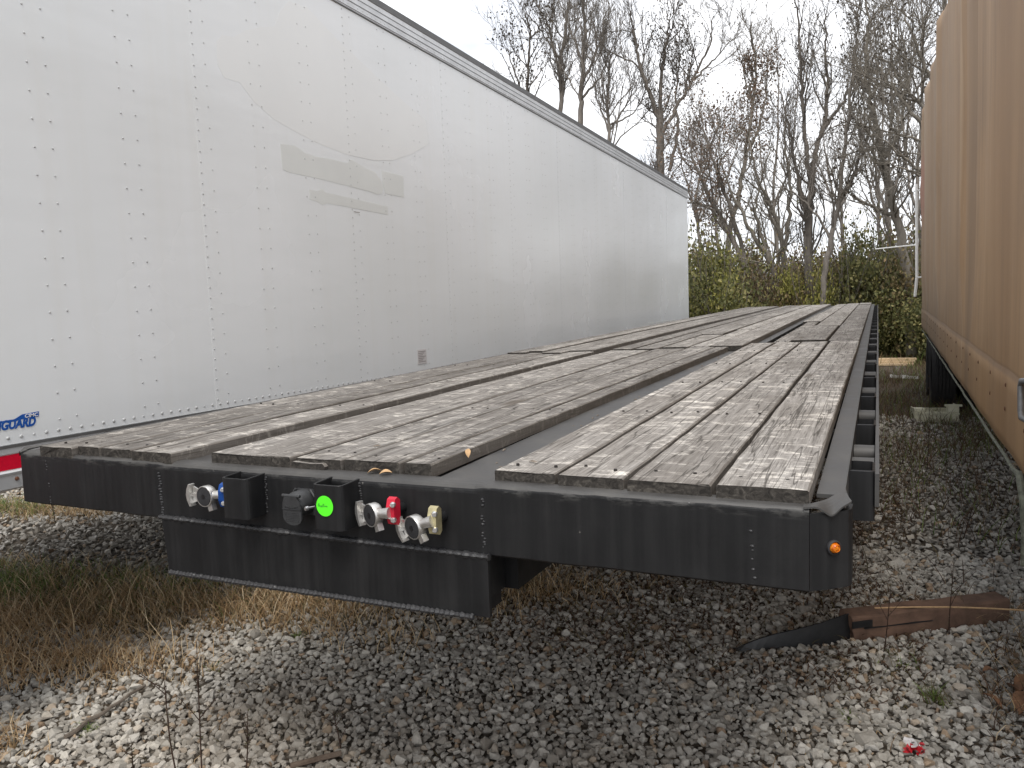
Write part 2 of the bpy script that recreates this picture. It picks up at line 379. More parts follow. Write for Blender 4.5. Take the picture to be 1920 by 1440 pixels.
M_RUST = mat_simple('rusty_bolt', (.13, .055, .03), .8, .2, .4, 80, .3)
M_TIMBER = mat_simple('old_brown_timber', (.13, .075, .05), .85, 0, .45, 9, .5, .01)
M_STRIP = mat_simple('wet_black_rubber', (.012, .012, .013), .4, 0, .3, 20, .3)
M_CREAM = mat_simple('cream_plastic', (.62, .60, .46), .45, 0, .1, 20, .05)
M_LUMBER = mat_simple('fresh_lumber', (.50, .38, .24), .75, 0, .2, 15, .2)
M_DRYLEAF = mat_simple('dry_tan_leaf', (.42, .27, .14), .7, 0, .25, 60, .2)
M_BROWNLEAF = mat_simple('dry_brown_leaf', (.20, .10, .05), .75, 0, .35, 40, .2)
M_WRAP_R = mat_simple('red_wrapper', (.5, .02, .03), .35, 0, .2, 20, .1)
M_WRAP_W = mat_simple('white_wrapper', (.7, .68, .68), .35, 0, .1, 20, .1)
M_MOSS = mat_simple('mossy_rope', (.10, .105, .08), .9, 0, .5, 45, .6, .01)
M_GREYPAINT = mat_simple('grey_handle', (.16, .16, .16), .5, .2, .3, 30, .2)
M_PVC = mat_simple('white_pipe', (.78, .78, .76), .4, 0, .05, 10, .03)
M_SCRAP = mat_simple('white_plastic_scrap', (.6, .6, .57), .5, 0, .1, 30, .1)
M_SCREW = mat_simple('screw_head', (.035, .03, .027), .6, .5, .3, 80, .1)
m = Mat('amber_lens', (.9, .22, .01), .12); m.b.inputs['Transmission Weight'].default_value = .35
m.color(m.ramp(m.voronoi(m.coord(), 190), [(.2, (.98, .38, .03)), (.7, (.72, .12, .0))])); M_AMBER = m.m

# ------------------------------------------------------------------ the ground
GZ = -1.22
def gz(x, y):
    h = 0.035*noise.noise(Vector((x*.7, y*.7, 3.0))) + 0.012*noise.noise(Vector((x*2.9, y*2.9, 9.0)))
    return GZ + h - (0.0 if y < 30 else min(6.0, (y-30)*0.05))
def build_ground():
    xs = np.concatenate([np.linspace(-900, -40, 24), np.linspace(-36, -9, 24), np.linspace(-8.6, 3.4, 90), np.linspace(4, 36, 24), np.linspace(40, 900, 24)])
    ys = np.concatenate([np.linspace(-300, -12, 14), np.linspace(-10, -1.2, 18), np.linspace(-1, 13, 100), np.linspace(13.6, 40, 36), np.linspace(44, 900, 26)])
    V = [(x, y, gz(x, y)) for y in ys for x in xs]; nx = len(xs)
    F = [(j*nx+i, j*nx+i+1, (j+1)*nx+i+1, (j+1)*nx+i) for j in range(len(ys)-1) for i in range(nx-1)]
    tag(big_mesh('ground', V, F, M_GROUND, smooth=True), kind='structure')
build_ground()

def in_view(x, y, z=GZ, margin=120):
    P = np.stack([x, y, np.broadcast_to(z, x.shape)], 1) - CAM
    d = P @ AX_F; u = 960 + FPX*(P @ AX_R)/np.maximum(d, .05); v = 720 - FPX*(P @ AX_U)/np.maximum(d, .05)
    return (d > .1) & (u > -margin) & (u < 1920+margin) & (v > -margin) & (v < 1440+margin)

def noise2(x, y, s, z=0.0):
    return np.array([noise.noise(Vector((a*s, b*s, z))) for a, b in zip(x, y)])
# where dry grass and green grass stand (0..1)
def grass_amount(x, y):
    n = noise2(x, y, 1.3, 5.0)*.35 + noise2(x, y, 4.0, 6.0)*.2
    a = np.zeros_like(x)
    def blob(cx, cy, rx, ry, rot, s=1.0):
        c, q = math.cos(rot), math.sin(rot); dx, dy = x-cx, y-cy
        e = np.sqrt(((dx*c+dy*q)/rx)**2 + ((-dx*q+dy*c)/ry)**2)
        return s*np.clip(1.35 - e + n, 0, 1)
    a = np.maximum(a, blob(-4.3, 1.15, 2.1, .62, .22)); a = np.maximum(a, blob(-3.4, .75, .8, .25, .3, .9))
    a = np.maximum(a, blob(-2.9, 1.55, 1.0, .42, .35))
    a = np.maximum(a, blob(-1.9, 2.15, .9, .38, .35, .75))
    a = np.maximum(a, blob(-3.05, .02, .34, .22, .3, .8))
    a = np.maximum(a, blob(-6.6, 2.5, .9, .3, .2, .8))
    return np.clip(a, 0, 1)
def green_amount(x, y):
    g = np.exp(-(((x+4.0)/.6)**2 + ((y-1.9)/.36)**2)) + np.exp(-(((x+4.9)/.6)**2 + ((y-1.25)/.22)**2)) + .8*np.exp(-(((x+6.8)/.5)**2+((y-2.6)/.3)**2))
    return np.clip(g, 0, 1)

def stone_shapes(k, npts):
    out = []
    for i in range(k):
        r = np.random.default_rng(100+i); bm = bmesh.new()
        p = r.normal(size=(npts, 3)); p /= np.linalg.norm(p, axis=1)[:, None]; p *= r.uniform(.86, 1.08, (npts, 1)); p *= np.array([1.0, r.uniform(.68, .98), r.uniform(.55, .85)])
        for q in p: bm.verts.new(q)
        res = bmesh.ops.convex_hull(bm, input=bm.verts[:])
        bmesh.ops.delete(bm, geom=[e for e in res['geom_interior'] if isinstance(e, bmesh.types.BMVert)], context='VERTS')
        bmesh.ops.triangulate(bm, faces=bm.faces[:]); bm.verts.index_update()
        out.append((np.array([v.co[:] for v in bm.verts]), np.array([[v.index for v in f.verts] for f in bm.faces]))); bm.free()
    return out
def gravel(name, x0, x1, y0, y1, step, size, npts, keep):
    gx, gy = np.meshgrid(np.arange(x0, x1, step), np.arange(y0, y1, step)); x = gx.ravel(); y = gy.ravel()
    x = x + rng.uniform(-.55, .55, x.shape)*step; y = y + rng.uniform(-.55, .55, y.shape)*step
    m_ = in_view(x, y) & keep(x, y); x, y = x[m_], y[m_]
    gr = grass_amount(x, y); m_ = rng.random(x.shape) > gr*.75; x, y = x[m_], y[m_]
    z = np.array([gz(a, b) for a, b in zip(x, y)])
    shapes = stone_shapes(16, npts); which = rng.integers(0, len(shapes), len(x)); V = []; F = []; base = 0
    for s, (sv, sf) in enumerate(shapes):
        idx = np.where(which == s)[0]; n = len(idx)
        if not n: continue
        sz = size*np.exp(rng.normal(0, .28, n)); a = rng.uniform(0, 2*PI, n); tl = rng.uniform(-.6, .6, n)
        ca, sa, ct, st = np.cos(a), np.sin(a), np.cos(tl), np.sin(tl)
        p = sv[None]*sz[:, None, None]
        px = p[..., 0]; py = p[..., 1]*ct[:, None] - p[..., 2]*st[:, None]; pz = p[..., 1]*st[:, None] + p[..., 2]*ct[:, None]
        X = px*ca[:, None] - py*sa[:, None] + x[idx][:, None]; Y = px*sa[:, None] + py*ca[:, None] + y[idx][:, None]
        Z = pz + (z[idx] + sz*rng.uniform(.05, .55, n))[:, None]
        V.append(np.stack([X, Y, Z], 2).reshape(-1, 3)); nv = len(sv)
        F.append((sf[None] + (np.arange(n)*nv)[:, None, None]).reshape(-1, 3) + base); base += n*nv
    o = big_mesh(name, np.concatenate(V), np.concatenate(F), M_STONE)
    return tag(o, 'loose grey limestone gravel covering the yard ground', 'gravel', kind='stuff')
gravel('gravel', -4.2, 1.3, -.2, 3.6, .0228, .0158, 13, lambda x, y: np.ones(x.shape, bool))
gravel('gravel', -9.5, 1.6, .8, 9.0, .042, .021, 8, lambda x, y: ((y > 3.6) | (x < -4.2)) & ((x < -2.4) | (x > -.6) | (y < 4.5)) & ((x > -1) | (y < 5.2)))

# ------------------------------------------------------------------ grass and weeds on the ground
def blades(name, x, y, h, w, lean, mats, matidx, label, cat, seg=4, droop=1.0):
    n = len(x); z = np.array([gz(a, b) for a, b in zip(x, y)])
    az = rng.uniform(0, 2*PI, n); ln = lean*rng.uniform(.2, 1.3, n)
    V = np.zeros((n, (seg+1)*2, 3)); wd = rng.uniform(0, 2*PI, n)
    cx, cy, cz = x.copy(), y.copy(), z - .01
    ang = rng.uniform(0, .5, n)
    for i in range(seg+1):
        t = i/seg; ww = w*(1-t)**.7 + .0003
        V[:, 2*i, 0] = cx - np.cos(wd)*ww; V[:, 2*i, 1] = cy - np.sin(wd)*ww; V[:, 2*i, 2] = cz
        V[:, 2*i+1, 0] = cx + np.cos(wd)*ww; V[:, 2*i+1, 1] = cy + np.sin(wd)*ww; V[:, 2*i+1, 2] = cz
        st = h/seg; cx = cx + np.cos(az)*np.sin(ang)*st; cy = cy + np.sin(az)*np.sin(ang)*st; cz = cz + np.cos(ang)*st
        ang = ang + ln*droop/seg*1.6; az = az + rng.normal(0, .25, n)
    f = np.array([[2*i, 2*i+1, 2*i+3, 2*i+2] for i in range(seg)])
    F = (f[None] + (np.arange(n)*(seg+1)*2)[:, None, None]).reshape(-1, 4)
    o = big_mesh(name, V.reshape(-1, 3), F, mats, matidx=np.repeat(matidx, seg) if matidx is not None else None)
    return tag(o, label, cat, kind='stuff')
M_DRY = mat_blades('dry_grass_blade', [(0, (.22, .135, .07)), (.3, (.40, .26, .135)), (.6, (.54, .38, .21)), (.85, (.64, .49, .31)), (1, (.72, .60, .42))])
M_GREEN = mat_blades('green_grass_blade', [(0, (.07, .13, .025)), (.5, (.15, .22, .05)), (1, (.28, .32, .11))])
M_OLIVE = mat_blades('olive_grass_blade', [(0, (.09, .07, .035)), (.5, (.15, .125, .06)), (1, (.24, .19, .10))])
M_DEAD = mat_blades('dead_weed_stem', [(0, (.05, .03, .021)), (.5, (.105, .062, .04)), (1, (.20, .125, .078))])
def scatter(n, x0, x1, y0, y1, fn):
    x = rng.uniform(x0, x1, n); y = rng.uniform(y0, y1, n); k = in_view(x, y, GZ+.1, 200); x, y = x[k], y[k]
    p = fn(x, y); k = rng.random(x.shape) < p; return x[k], y[k]
x, y = scatter(125000, -7.6, -.9, -.3, 3.2, lambda x, y: grass_amount(x, y)**1.5)
gm = green_amount(x, y); k = rng.random(x.shape); mi = np.where(k < gm*.8, 1, np.where(k < gm*.8 + .25*(y > 1.0), 2, 0))
blades('dry_grass', x, y, rng.uniform(.05, .21, x.shape)*(.6+.4*grass_amount(x, y)), .0024, 1.35, [M_DRY, M_GREEN, M_OLIVE], mi, 'tufted dry brown and green grass growing beside the gravel', 'grass')
x, y = scatter(5200, -7.6, -.9, -.3, 3.2, lambda x, y: np.clip(grass_amount(x, y)*.6, 0, 1))
blades('tall_straw', x, y, rng.uniform(.14, .34, x.shape), .0021, 1.1, [mat_blades('pale_straw_blade', [(0, (.42, .30, .17)), (.6, (.58, .45, .28)), (1, (.68, .57, .40))])], None, 'tall pale straws standing out of the dry grass', 'straw')
# sparse straws over the gravel
x, y = scatter(5200, -4.5, 1.2, -.2, 6, lambda x, y: np.full(x.shape, .55))
blades('dry_straw', x, y, rng.uniform(.03, .13, x.shape), .0014, 2.2, [M_DRY, M_OLIVE], (rng.random(x.shape) < .3).astype(int), 'scattered dry straws lying over the gravel', 'straw', droop=1.6)
# brown weeds between the trailers
x, y = scatter(24000, -.1, 1.7, 3.0, 17, lambda x, y: np.clip(.55 + .9*noise2(x, y, 1.1, 2.0), 0, 1)*np.clip((y-3.0)/4.0, .06, 1))
blades('dead_weeds', x, y, rng.uniform(.05, .30, x.shape), .0028, .9, [M_DEAD, M_OLIVE, M_GREEN], rng.choice([0, 0, 0, 1, 2], len(x)), 'dark brown dead weeds standing between the two trailers', 'weeds')
x, y = scatter(2600, .52, 1.1, 1.35, 2.8, lambda x, y: np.clip(.5 + noise2(x, y, 3, 2.0), 0, 1))
blades('dead_weeds', x, y, rng.uniform(.04, .2, x.shape), .0018, 1.4, [M_DEAD, M_OLIVE, M_DRY], rng.choice([0, 0, 1, 2], len(x)), 'tangled brown weeds at the foot of the brown trailer', 'weeds')
x, y = scatter(34000, -1.7, .35, 1.6, 5.2, lambda x, y: np.clip(.6 + .8*noise2(x, y, 1.6, 8.0), 0, 1))
blades('leaf_litter', x, y, rng.uniform(.04, .12, x.shape), .0034, 2.6, [M_DEAD, M_OLIVE], (rng.random(x.shape) < .2).astype(int), 'dark brown dead grass littering the ground under the deck', 'litter', droop=1.6)
x, y = scatter(16000, -8, 6, 15.6, 25, lambda x, y: np.clip(.6 + .6*noise2(x, y, .5, 2.0), 0, 1))
blades('rough_grass', x, y, rng.uniform(.1, .4, x.shape), .007, 1.0, [M_OLIVE, M_GREEN, M_DRY], rng.choice([0, 0, 1, 2], len(x)), 'rough olive grass on the ground behind the trailers', 'grass', seg=3)

# ------------------------------------------------------------------ FLATBED TRAILER
FR = Matrix(((0.9999, 0.0121, -0.0037, 0.0016), (-0.012, 0.9996, 0.0266, -0.0277), (0.0041, -0.0266, 0.9996, 0.0081), (0, 0, 0, 1)))
flat = empty('flatbed_trailer'); flat.matrix_world = FR
tag(flat, 'black flatbed trailer with a weathered plank deck, seen from its front corner', 'flatbed trailer')
LEN = 14.63
def zd(y): return 0.0314*y + 0.000135*y*(LEN-y)
W = -2.37
def jit(a): return random.uniform(-a, a)

# front beam with rounded top edge
def front_beam():
    b = MB(); n = 90; rings = []
    for i in range(n+1):
        x = W + (0-W)*i/n; mid = -1.731 < x < -.689
        r = .021 if mid else .012 + .005*noise.noise(Vector((x*14, 0, 0)))
        bow = -.006*math.exp(-((x+1.2)/.6)**2)
        e = 0 if mid else .002*noise.noise(Vector((x*30, 4, 0)))
        prof = [(.052, .001), (.03, .0015)] + [(r - r*math.sin(q), -r + r*math.cos(q) + e) for q in (0, .35, .7, 1.05, 1.3, PI/2)]
        zb = -.163 + .0015*noise.noise(Vector((x*9, 7, 0)))
        prof += [(.0, -.06), (.0, zb+.004), (.004, zb), (.052, zb)]
        rings.append([(x, yy + bow, zz) for yy, zz in prof])
    b.rings(rings, smooth=False)
    o = b.build('front_beam', [mat_black_paint('worn_black_paint', True), M_STEEL], flat)
    for p in o.data.polygons: p.material_index = 1 if p.normal.z > .6 else 0
    return o
beam = front_beam()
def weld_row(p0, p1, n, r, parent, flatx=1.0, name='weld_bead', miss=0.0, wob=.003):
    b = MB()
    for i in range(n):
        if random.random() < miss: continue
        t = (i+.5)/n; p = Vector(p0).lerp(Vector(p1), t) + Vector((jit(wob), 0, jit(wob*.4)))
        rr = r*random.uniform(.75, 1.2)
        M = Matrix.Translation(p) @ Matrix.Diagonal((flatx, .8, .75, 1))
        b.lathe([(.001*rr, -rr), (.7*rr, -.7*rr), (rr, 0), (.7*rr, .7*rr), (.001*rr, rr)], 7, M)
    return tag(b.build(name, M_WELD, parent), kind='stuff')
weld_row((-1.731, -.004, -.028), (-1.729, -.001, -.158), 17, .0055, beam)
weld_row((-.690, -.004, -.028), (-.690, -.001, -.160), 20, .004, beam, miss=.2)
weld_row((-.103, .001, -.022), (-.101, .001, -.160), 15, .0042, beam, miss=.3)
weld_row((-2.243, .001, -.02), (-2.238, .001, -.16), 16, .004, beam, miss=.3)
# corner plates: the beam's ends turn back in a chamfer
def corner(mir):
    s = 1 if not mir else -1; ox = 0 if not mir else W
    b = MB(); path = [(0.001, .0005), (.034, .024), (.066, .054), (.071, .066), (.072, .11)]
    inn = [(0.001, .0105), (.030, .034), (.057, .060), (.061, .068), (.062, .11)]
    rings = []
    for (x0, y0), (x1, y1) in zip(path, inn):
        rings.append([(ox+s*x0, y0, -.012), (ox+s*x0, y0, -.160), (ox+s*x1, y1, -.160), (ox+s*x1, y1, -.012)])
    b.rings(rings); o = b.build('corner_plate', M_BLACK, flat)
    # bent lip of the top plate, curling out past the corner
    g = MB(); n = 36; rows = []
    for i in range(n+1):
        t = i/n
        px = -.010 + .090*t + .004*math.sin(PI*t); py = -.004 + .074*t - .012*math.sin(PI*t)
        if t > .86: q = (t-.86)/.14; px -= .016*q*q; py += .016*q*q
        zo = .0025 - .0165*math.exp(-((t-.50)/.17)**2) + .002*math.exp(-((t-.9)/.10)**2)
        ix, iy = -.010 + .066*t, .016 + .17*t*t
        row = []
        for k in range(6):
            w = k/5; z = zo*(1-w)**1.6 + .0042*(1-(1-w)**1.6) + .0012*noise.noise(Vector((px*40, py*40, k*.3)))
            row.append((ox+s*(px*(1-w)+ix*w), py*(1-w)+iy*w, z))
        rows.append(row)
    cols = [r + [(x, y, z-.0035) for x, y, z in r[::-1]] for r in rows]
    g.rings(cols, True, True, smooth=False)
    g.build('bent_lip', M_STEEL, flat)
corner(False); corner(True)

# coupler apron below the beam
b = MB()
ap = [(-1.722, -.162), (-.676, -.166), (-.676, -.303), (-.72, -.303), (-1.694, -.314), (-1.706, -.314)]
b.prism(ap, -.0135, -.002, 'y'); apron = b.build('coupler_apron', M_BLACK, flat)
b = MB(); b.box(-1.70, -.690, -.0015, .098, -.268, -.17); b.box(-1.72, -.656, .1, 1.2, -.272, -.17)
b.box(-1.69, -.70, .004, .095, -.306, -.27); b.build('coupler_plate', M_BLACK, flat)
def ragged_tube(p0, p1, n, r, parent, squash=.6):
    b = MB(); rings = []
    for i in range(n+1):
        t = i/n; p = Vector(p0).lerp(Vector(p1), t)
        rr = r*(1 + .22*math.sin(i*2.1) + .35*noise.noise(Vector((i*.35, 2, p.z*9))))
        rings.append([(p.x, p.y + rr*squash*math.cos(q), p.z + rr*math.sin(q)*.8) for q in [2*PI*j/8 for j in range(8)]])
    b.rings(rings, smooth=True); return b.build('weld_bead', M_WELD, parent)
ragged_tube((-1.735, -.009, -.157), (-.674, -.009, -.163), 150, .0085, apron, 1.0)
ragged_tube((-1.70, -.017, -.313), (-.716, -.017, -.305), 220, .0085, apron, .8)

# square sockets on the front beam
def front_pocket(x0, x1, z0, z1, depth):
    b = MB(); t = .0065; r = .016
    def loop(ins):
        a0, a1, f = x0+ins, x1-ins, -depth+ins; rr = max(.004, r-ins); pts = [(a0, -.0)]
        for k in range(5): q = PI + (PI/2)*k/4; pts.append((a0+rr+rr*math.cos(q), f+rr+rr*math.sin(q)))
        for k in range(5): q = -PI/2 + (PI/2)*k/4; pts.append((a1-rr+rr*math.cos(q), f+rr+rr*math.sin(q)))
        pts.append((a1, -.0)); return pts
    o, i = loop(0), loop(t); zt = lambda p: z1 + .004*(p[1]+depth)/depth
    n = len(o); rows = [[(p[0], p[1], z0) for p in o], [(p[0], p[1], zt(p)-.001) for p in o], [(p[0]*.9+q[0]*.1, p[1]*.9+q[1]*.1, zt(p)) for p, q in zip(o, i)],
            [(p[0]*.1+q[0]*.9, p[1]*.1+q[1]*.9, zt(p)) for p, q in zip(o, i)], [(p[0], p[1], zt(p)-.001) for p in i], [(p[0], p[1], z0) for p in i]]
    b.rings(rows, close=False, cap=False, smooth=False)
    b.box(x0+t, x1-t, -depth+t, -.001, z0+.002, z0+.006)
    o = b.build('front_socket', M_BLACK, flat)
    weld_row((x1+.003, -.004, z1-.004), (x1+.003, -.003, z0+.004), 17, .0045, o, 1.0)
    weld_row((x0-.003, -.004, z1-.004), (x0-.003, -.003, z0+.004), 15, .0045, o, 1.0)
    return o
front_pocket(-1.424, -1.334, -.118, -.013, .071)
sock2 = front_pocket(-1.120, -1.030, -.120, -.010, .075)

# green paper dot with handwriting on the second socket
YS = -.0765
b = MB(); n = 40; M = Matrix.Translation((-1.0795, YS, -.0605)) @ Matrix.Rotation(PI/2, 4, 'X')
b.lathe([(.0001, .0006), (.0250, .0006), (.0252, 0), (.0001, 0)], n, M, smooth=False); dot = b.build('round_sticker', M_STICKER, flat)
strokes = [[(0, 0), (.0, .55), (.06, .85), (.14, .95), (.2, .7), (.2, .0)], [(0, .45), (.2, .5)],
           [(.3, .42), (.3, .1), (.38, .0), (.46, .1), (.46, .42)], [(.46, .1), (.5, .0), (.62, .05)],
           [(.68, .38), (.6, .4), (.56, .18), (.64, .03), (.76, .1)], [(.84, .9), (.82, .1), (.9, .02)], [(.72, .55), (.98, .62)],
           [(1.02, .42), (1.02, .03)], [(1.02, .6), (1.03, .62)], [(1.14, .2), (1.2, .38), (1.28, .22), (1.2, .05), (1.14, .2)],
           [(1.36, .02), (1.36, .36), (1.44, .38), (1.48, .05)]]
b = MB()
for s in strokes: b.tube([(-1.0985 + p[0]*.0185, YS-.0008, -.063 + p[1]*.009 + p[0]*.0005) for p in s], .0005, 4, smooth=False)
b.build('handwriting', M_INK, dot)

# seven-pin socket with hinged cap
PX, PZ = -1.199, -.066
b = MB()
b.prism([(PX-.052, PZ-.010), (PX-.022, PZ+.026), (PX+.026, PZ+.026), (PX+.053, PZ-.012), (PX+.048, PZ-.040), (PX-.046, PZ-.040)], -.012, -.001, 'y')
M = Matrix.Translation((PX, -.012, PZ-.008)) @ Matrix.Rotation(PI/2, 4, 'X')
b.lathe([(.034, 0), (.033, .03), (.028, .042), (.024, .045), (.0, .045)], 24, M)
for x0, x1, z0, z1 in ((PX-.05, PX-.022, PZ-.012, PZ+.026), (PX+.026, PX+.053, PZ-.012, PZ+.026)):
    b.tube([(x0, -.016, z0 if x0 < PX-.03 else z1), (x1, -.016, z1 if x0 < PX-.03 else z0)], .0035, 6)
sock = b.build('seven_pin_socket', M_PLASTIC, flat)
def lid_outline():
    pts = [(-.014, .030), (.012, .030), (.018, .012), (.0205, 0)]
    pts += [(.0205*math.cos(q), -.032 + .0215*math.sin(q)) for q in [-PI*k/12 for k in range(13)]]
    return pts + [(-.0205, 0), (-.019, .012)]
lidM = Matrix.Translation((PX+.004, -.060, PZ-.0084)) @ Matrix.Rotation(.06, 4, 'X') @ Matrix.Diagonal((1.42, 1, .88, 1))
b = MB(); b.prism(lid_outline(), -.004, .001, 'y', M=lidM)
b.box(-.0205, .0205, -.006, -.003, -.007, -.0055, M=lidM)
for k in range(6): b.box(-.015, .015, -.0048, -.0038, -.017-.005*k, -.0155-.005*k, M=lidM)
b.tube([lidM @ Vector((-.02, 0, .031)), lidM @ Vector((.019, 0, .031))], .0042, 8)
lid = b.build('hinged_cap', M_PLASTIC, sock)
me = text_mesh('PHILLIPS', .0088, 0, .0002, 'CENTER', .92, .0006)
t = link('lettering', me, M_PLASTIC, sock); t.matrix_local = lidM @ Matrix.Translation((0, -.0046, -.003)) @ Matrix.Rotation(PI/2, 4, 'X')
b = MB(); M = Matrix.Translation((PX+.054, -.055, PZ-.009)) @ Matrix.Rotation(-.35, 4, 'Z') @ Matrix.Rotation(PI/2, 4, 'X')
b.lathe([(.0, .012), (.005, .012), (.0056, .006), (.0056, .0045), (.003, .0045), (.003, -.035)], 12, M); b.build('bolt', M_BOLT, sock)

# gladhands (air hose couplings)
def gladhand(x, z, rz, ry, s, m_br, label, brk):
    """local frame: seal faces -y, fan plate at -x, bracket at +x"""
    M = Matrix.Translation((x, -.052, z)) @ Matrix.Rotation(ry, 4, 'Y') @ Matrix.Rotation(rz, 4, 'Z') @ Matrix.Diagonal((s, s, s, 1))
    b = MB(); R90 = Matrix.Rotation(PI/2, 4, 'X')
    b.lathe([(.0, -.012), (.024, -.012), (.0265, -.008), (.0265, .0095), (.0258, .0105), (.0242, .0105), (.0238, .007)], 28, M @ R90)
    # fan-shaped locking plate with ribs
    fan = [(-.052, -.029), (-.060, -.014), (-.0625, 0), (-.060, .014), (-.053, .028), (-.047, .027), (-.051, .012), (-.0525, 0), (-.051, -.014), (-.046, -.028)]
    b.prism(fan, -.010, .006, 'y', M=M)
    b.box(-.053, -.020, -.003, .005, -.004, .004, M=M); b.prism([(-.050, .022), (-.024, .012), (-.024, .004), (-.050, .004)], .001, .005, 'y', M=M)
    b.prism([(-.050, -.022), (-.024, -.012), (-.024, -.004), (-.050, -.004)], .001, .005, 'y', M=M)
    # stop lug
    b.prism([(.006, -.022), (.020, -.018), (.024, -.034), (.010, -.038)], -.006, .008, 'y', M=M)
    # arm to the bracket and pipe into the beam
    b.tube([M @ Vector((.018, .002, .003)), M @ Vector((.036, .006, .004)), M @ Vector((.05, .012, .004))], [.0105*s, .0115*s, .0135*s], 12)
    o = b.build('gladhand', M_ALU, flat); o['label'] = label
    c = MB(); c.lathe([(.0, .0105), (.0048, .0105), (.006, .0118), (.0225, .0110), (.0236, .008)], 28, M @ R90); c.build('seal', M_RUBBER, o)
    c = MB(); c.lathe([(.0, .0128), (.0055, .0128)], 14, M @ R90); c.build('seal_hole', M_STRIP, o)
    bx, bz = brk
    c = MB(); pr = [(-.026, -.002), (-.034, -.012), (-.030, -.022), (-.012, -.028), (.012, -.028), (.030, -.022), (.034, -.012), (.026, -.002)]
    prof = [(q, p) for p, q in pr]
    c.prism([(q - .030, p*.98 + bz) for q, p in [(v, u) for u, v in pr]], bx-.010, bx+.012, 'x')
    c.build('bracket', m_br, o)
    for dz in (-.018, .018):
        c = MB(); MM = Matrix.Translation((bx+.008, -.056, bz+dz)) @ Matrix.Rotation(.5, 4, 'Z') @ R90
        c.lathe([(0, .009), (.0045, .009), (.0065, .006), (.007, 0), (.007, -.005)], 12, MM); c.build('bolt', M_BOLT, o)
    c = MB(); c.tube([(bx, -.03, bz), (bx, .004, bz)], .012, 12); c.build('pipe_stub', M_BLACK, o)
gladhand(-1.495, -.070, 0.0, 0.0, 1.06, M_BLUE, 'silver gladhand with blue bracket beside the first square socket', (-1.438, -.066))
gladhand(-.956, -.077, -.38, -.10, 1.06, M_RED, 'silver gladhand with red bracket beside the second square socket', (-.905, -.066))
gladhand(-.840, -.096, -.36, -.28, 1.06, M_GOLD, 'silver gladhand with yellowish bracket, the lowest one', (-.793, -.079))

# amber marker light on the chamfer
n_ch = Vector((.054, -.066, 0)).normalized(); M = Matrix.Translation((.0405, .0288, -.079)) @ n_ch.to_track_quat('Z', 'Y').to_matrix().to_4x4()
b = MB(); b.lathe([(.0145, -.001), (.0145, .004), (.012, .006), (.0105, .004), (.0105, .0)], 24, M); lamp = b.build('marker_light', M_RUBBER, flat)
b = MB(); b.lathe([(.0, .0125), (.003, .0122), (.0035, .0105), (.006, .0102), (.0065, .0115), (.0092, .0085), (.0102, .002)], 24, M); b.build('lens', M_AMBER, lamp)

# side rails, stake pockets, spools and rub rail
def rail(x0, x1, name, depth, zt=0.0, ystart=.11, mat=M_STEEL, th=None):
    b = MB(); rings = []; n = 40
    for i in range(n+1):
        y = ystart + (LEN-ystart)*i/n; z = zd(y)+zt
        if th is None: rings.append([(x0, y, z), (x1, y, z), (x1, y, z-depth), (x1-.008*(1 if x1 > x0 else -1), y, z-depth), (x1-.008*(1 if x1 > x0 else -1), y, z-.008), (x0, y, z-.008)])
        else: rings.append([(x0, y, z), (x1, y, z), (x1, y, z-depth), (x0, y, z-depth)])
    b.rings(rings); return b.build(name, mat, flat)
rail(.006, .057, 'side_rail', .15); rail(W-.006, W-.057, 'side_rail', .15)
rail(.110, .119, 'rub_rail', .075, -.012, .36, M_STEEL, 1); rail(W-.119, W-.110, 'rub_rail', .075, -.012, .36, M_STEEL, 1)
b = MB(); b.box(W, 0, LEN-.06, LEN, zd(LEN)-.16, zd(LEN)-.001); b.build('rear_beam', M_BLACK, flat)
def pocket_mesh():
    b = MB(); x0, x1, y0, y1, z0, z1, t, r = .0, .052, 0, .125, -.115, 0.0, .005, .012
    def loop(i):
        a0, a1, c0, c1 = x0+i, x1-i, y0+i, y1-i; rr = max(.004, r-i); pts = [(a0, c0)]
        pts += [(a1-rr+rr*math.sin(q), c0+rr-rr*math.cos(q)) for q in [PI/2*k/4 for k in range(5)]]
        pts += [(a1-rr+rr*math.cos(q), c1-rr+rr*math.sin(q)) for q in [PI/2*k/4 for k in range(5)]]
        return pts + [(a0, c1)]
    o, i = loop(0), loop(t)
    rows = [[(p[0], p[1], z0) for p in o], [(p[0], p[1], z1-.002) for p in o], [(p[0], p[1], z1) for p in i], [(p[0], p[1], z0) for p in i]]
    b.rings(rows, close=False, cap=False)
    ob = b.build('stake_pocket', M_BLACK, flat); return ob
pk = pocket_mesh(); ny = 24
b = MB(); b.lathe([(.0, 0), (.024, 0), (.024, .050), (.0, .050)], 16, Matrix.Rotation(PI/2, 4, 'Y')); spool = b.build('pipe_spool', M_STEEL, flat)
first = True
for side in (0, 1):
    for k in range(ny):
        y = .36 + .612*k
        if y > LEN-.2: break
        o = pk if first else pk.copy(); s = spool if first else spool.copy()
        if not first: COL.objects.link(o); COL.objects.link(s)
        first = False
        xx = .058 if side == 0 else W-.058
        o.location = (xx, y, zd(y)-.006); o.scale = (1 if side == 0 else -1, 1, 1)
        s.location = (xx if side == 0 else xx-.05, y+.375, zd(y+.375)-.045)
        if k == 0:
            s2 = spool.copy(); COL.objects.link(s2); s2.location = (s.location.x, y+.19, zd(y+.19)-.04)

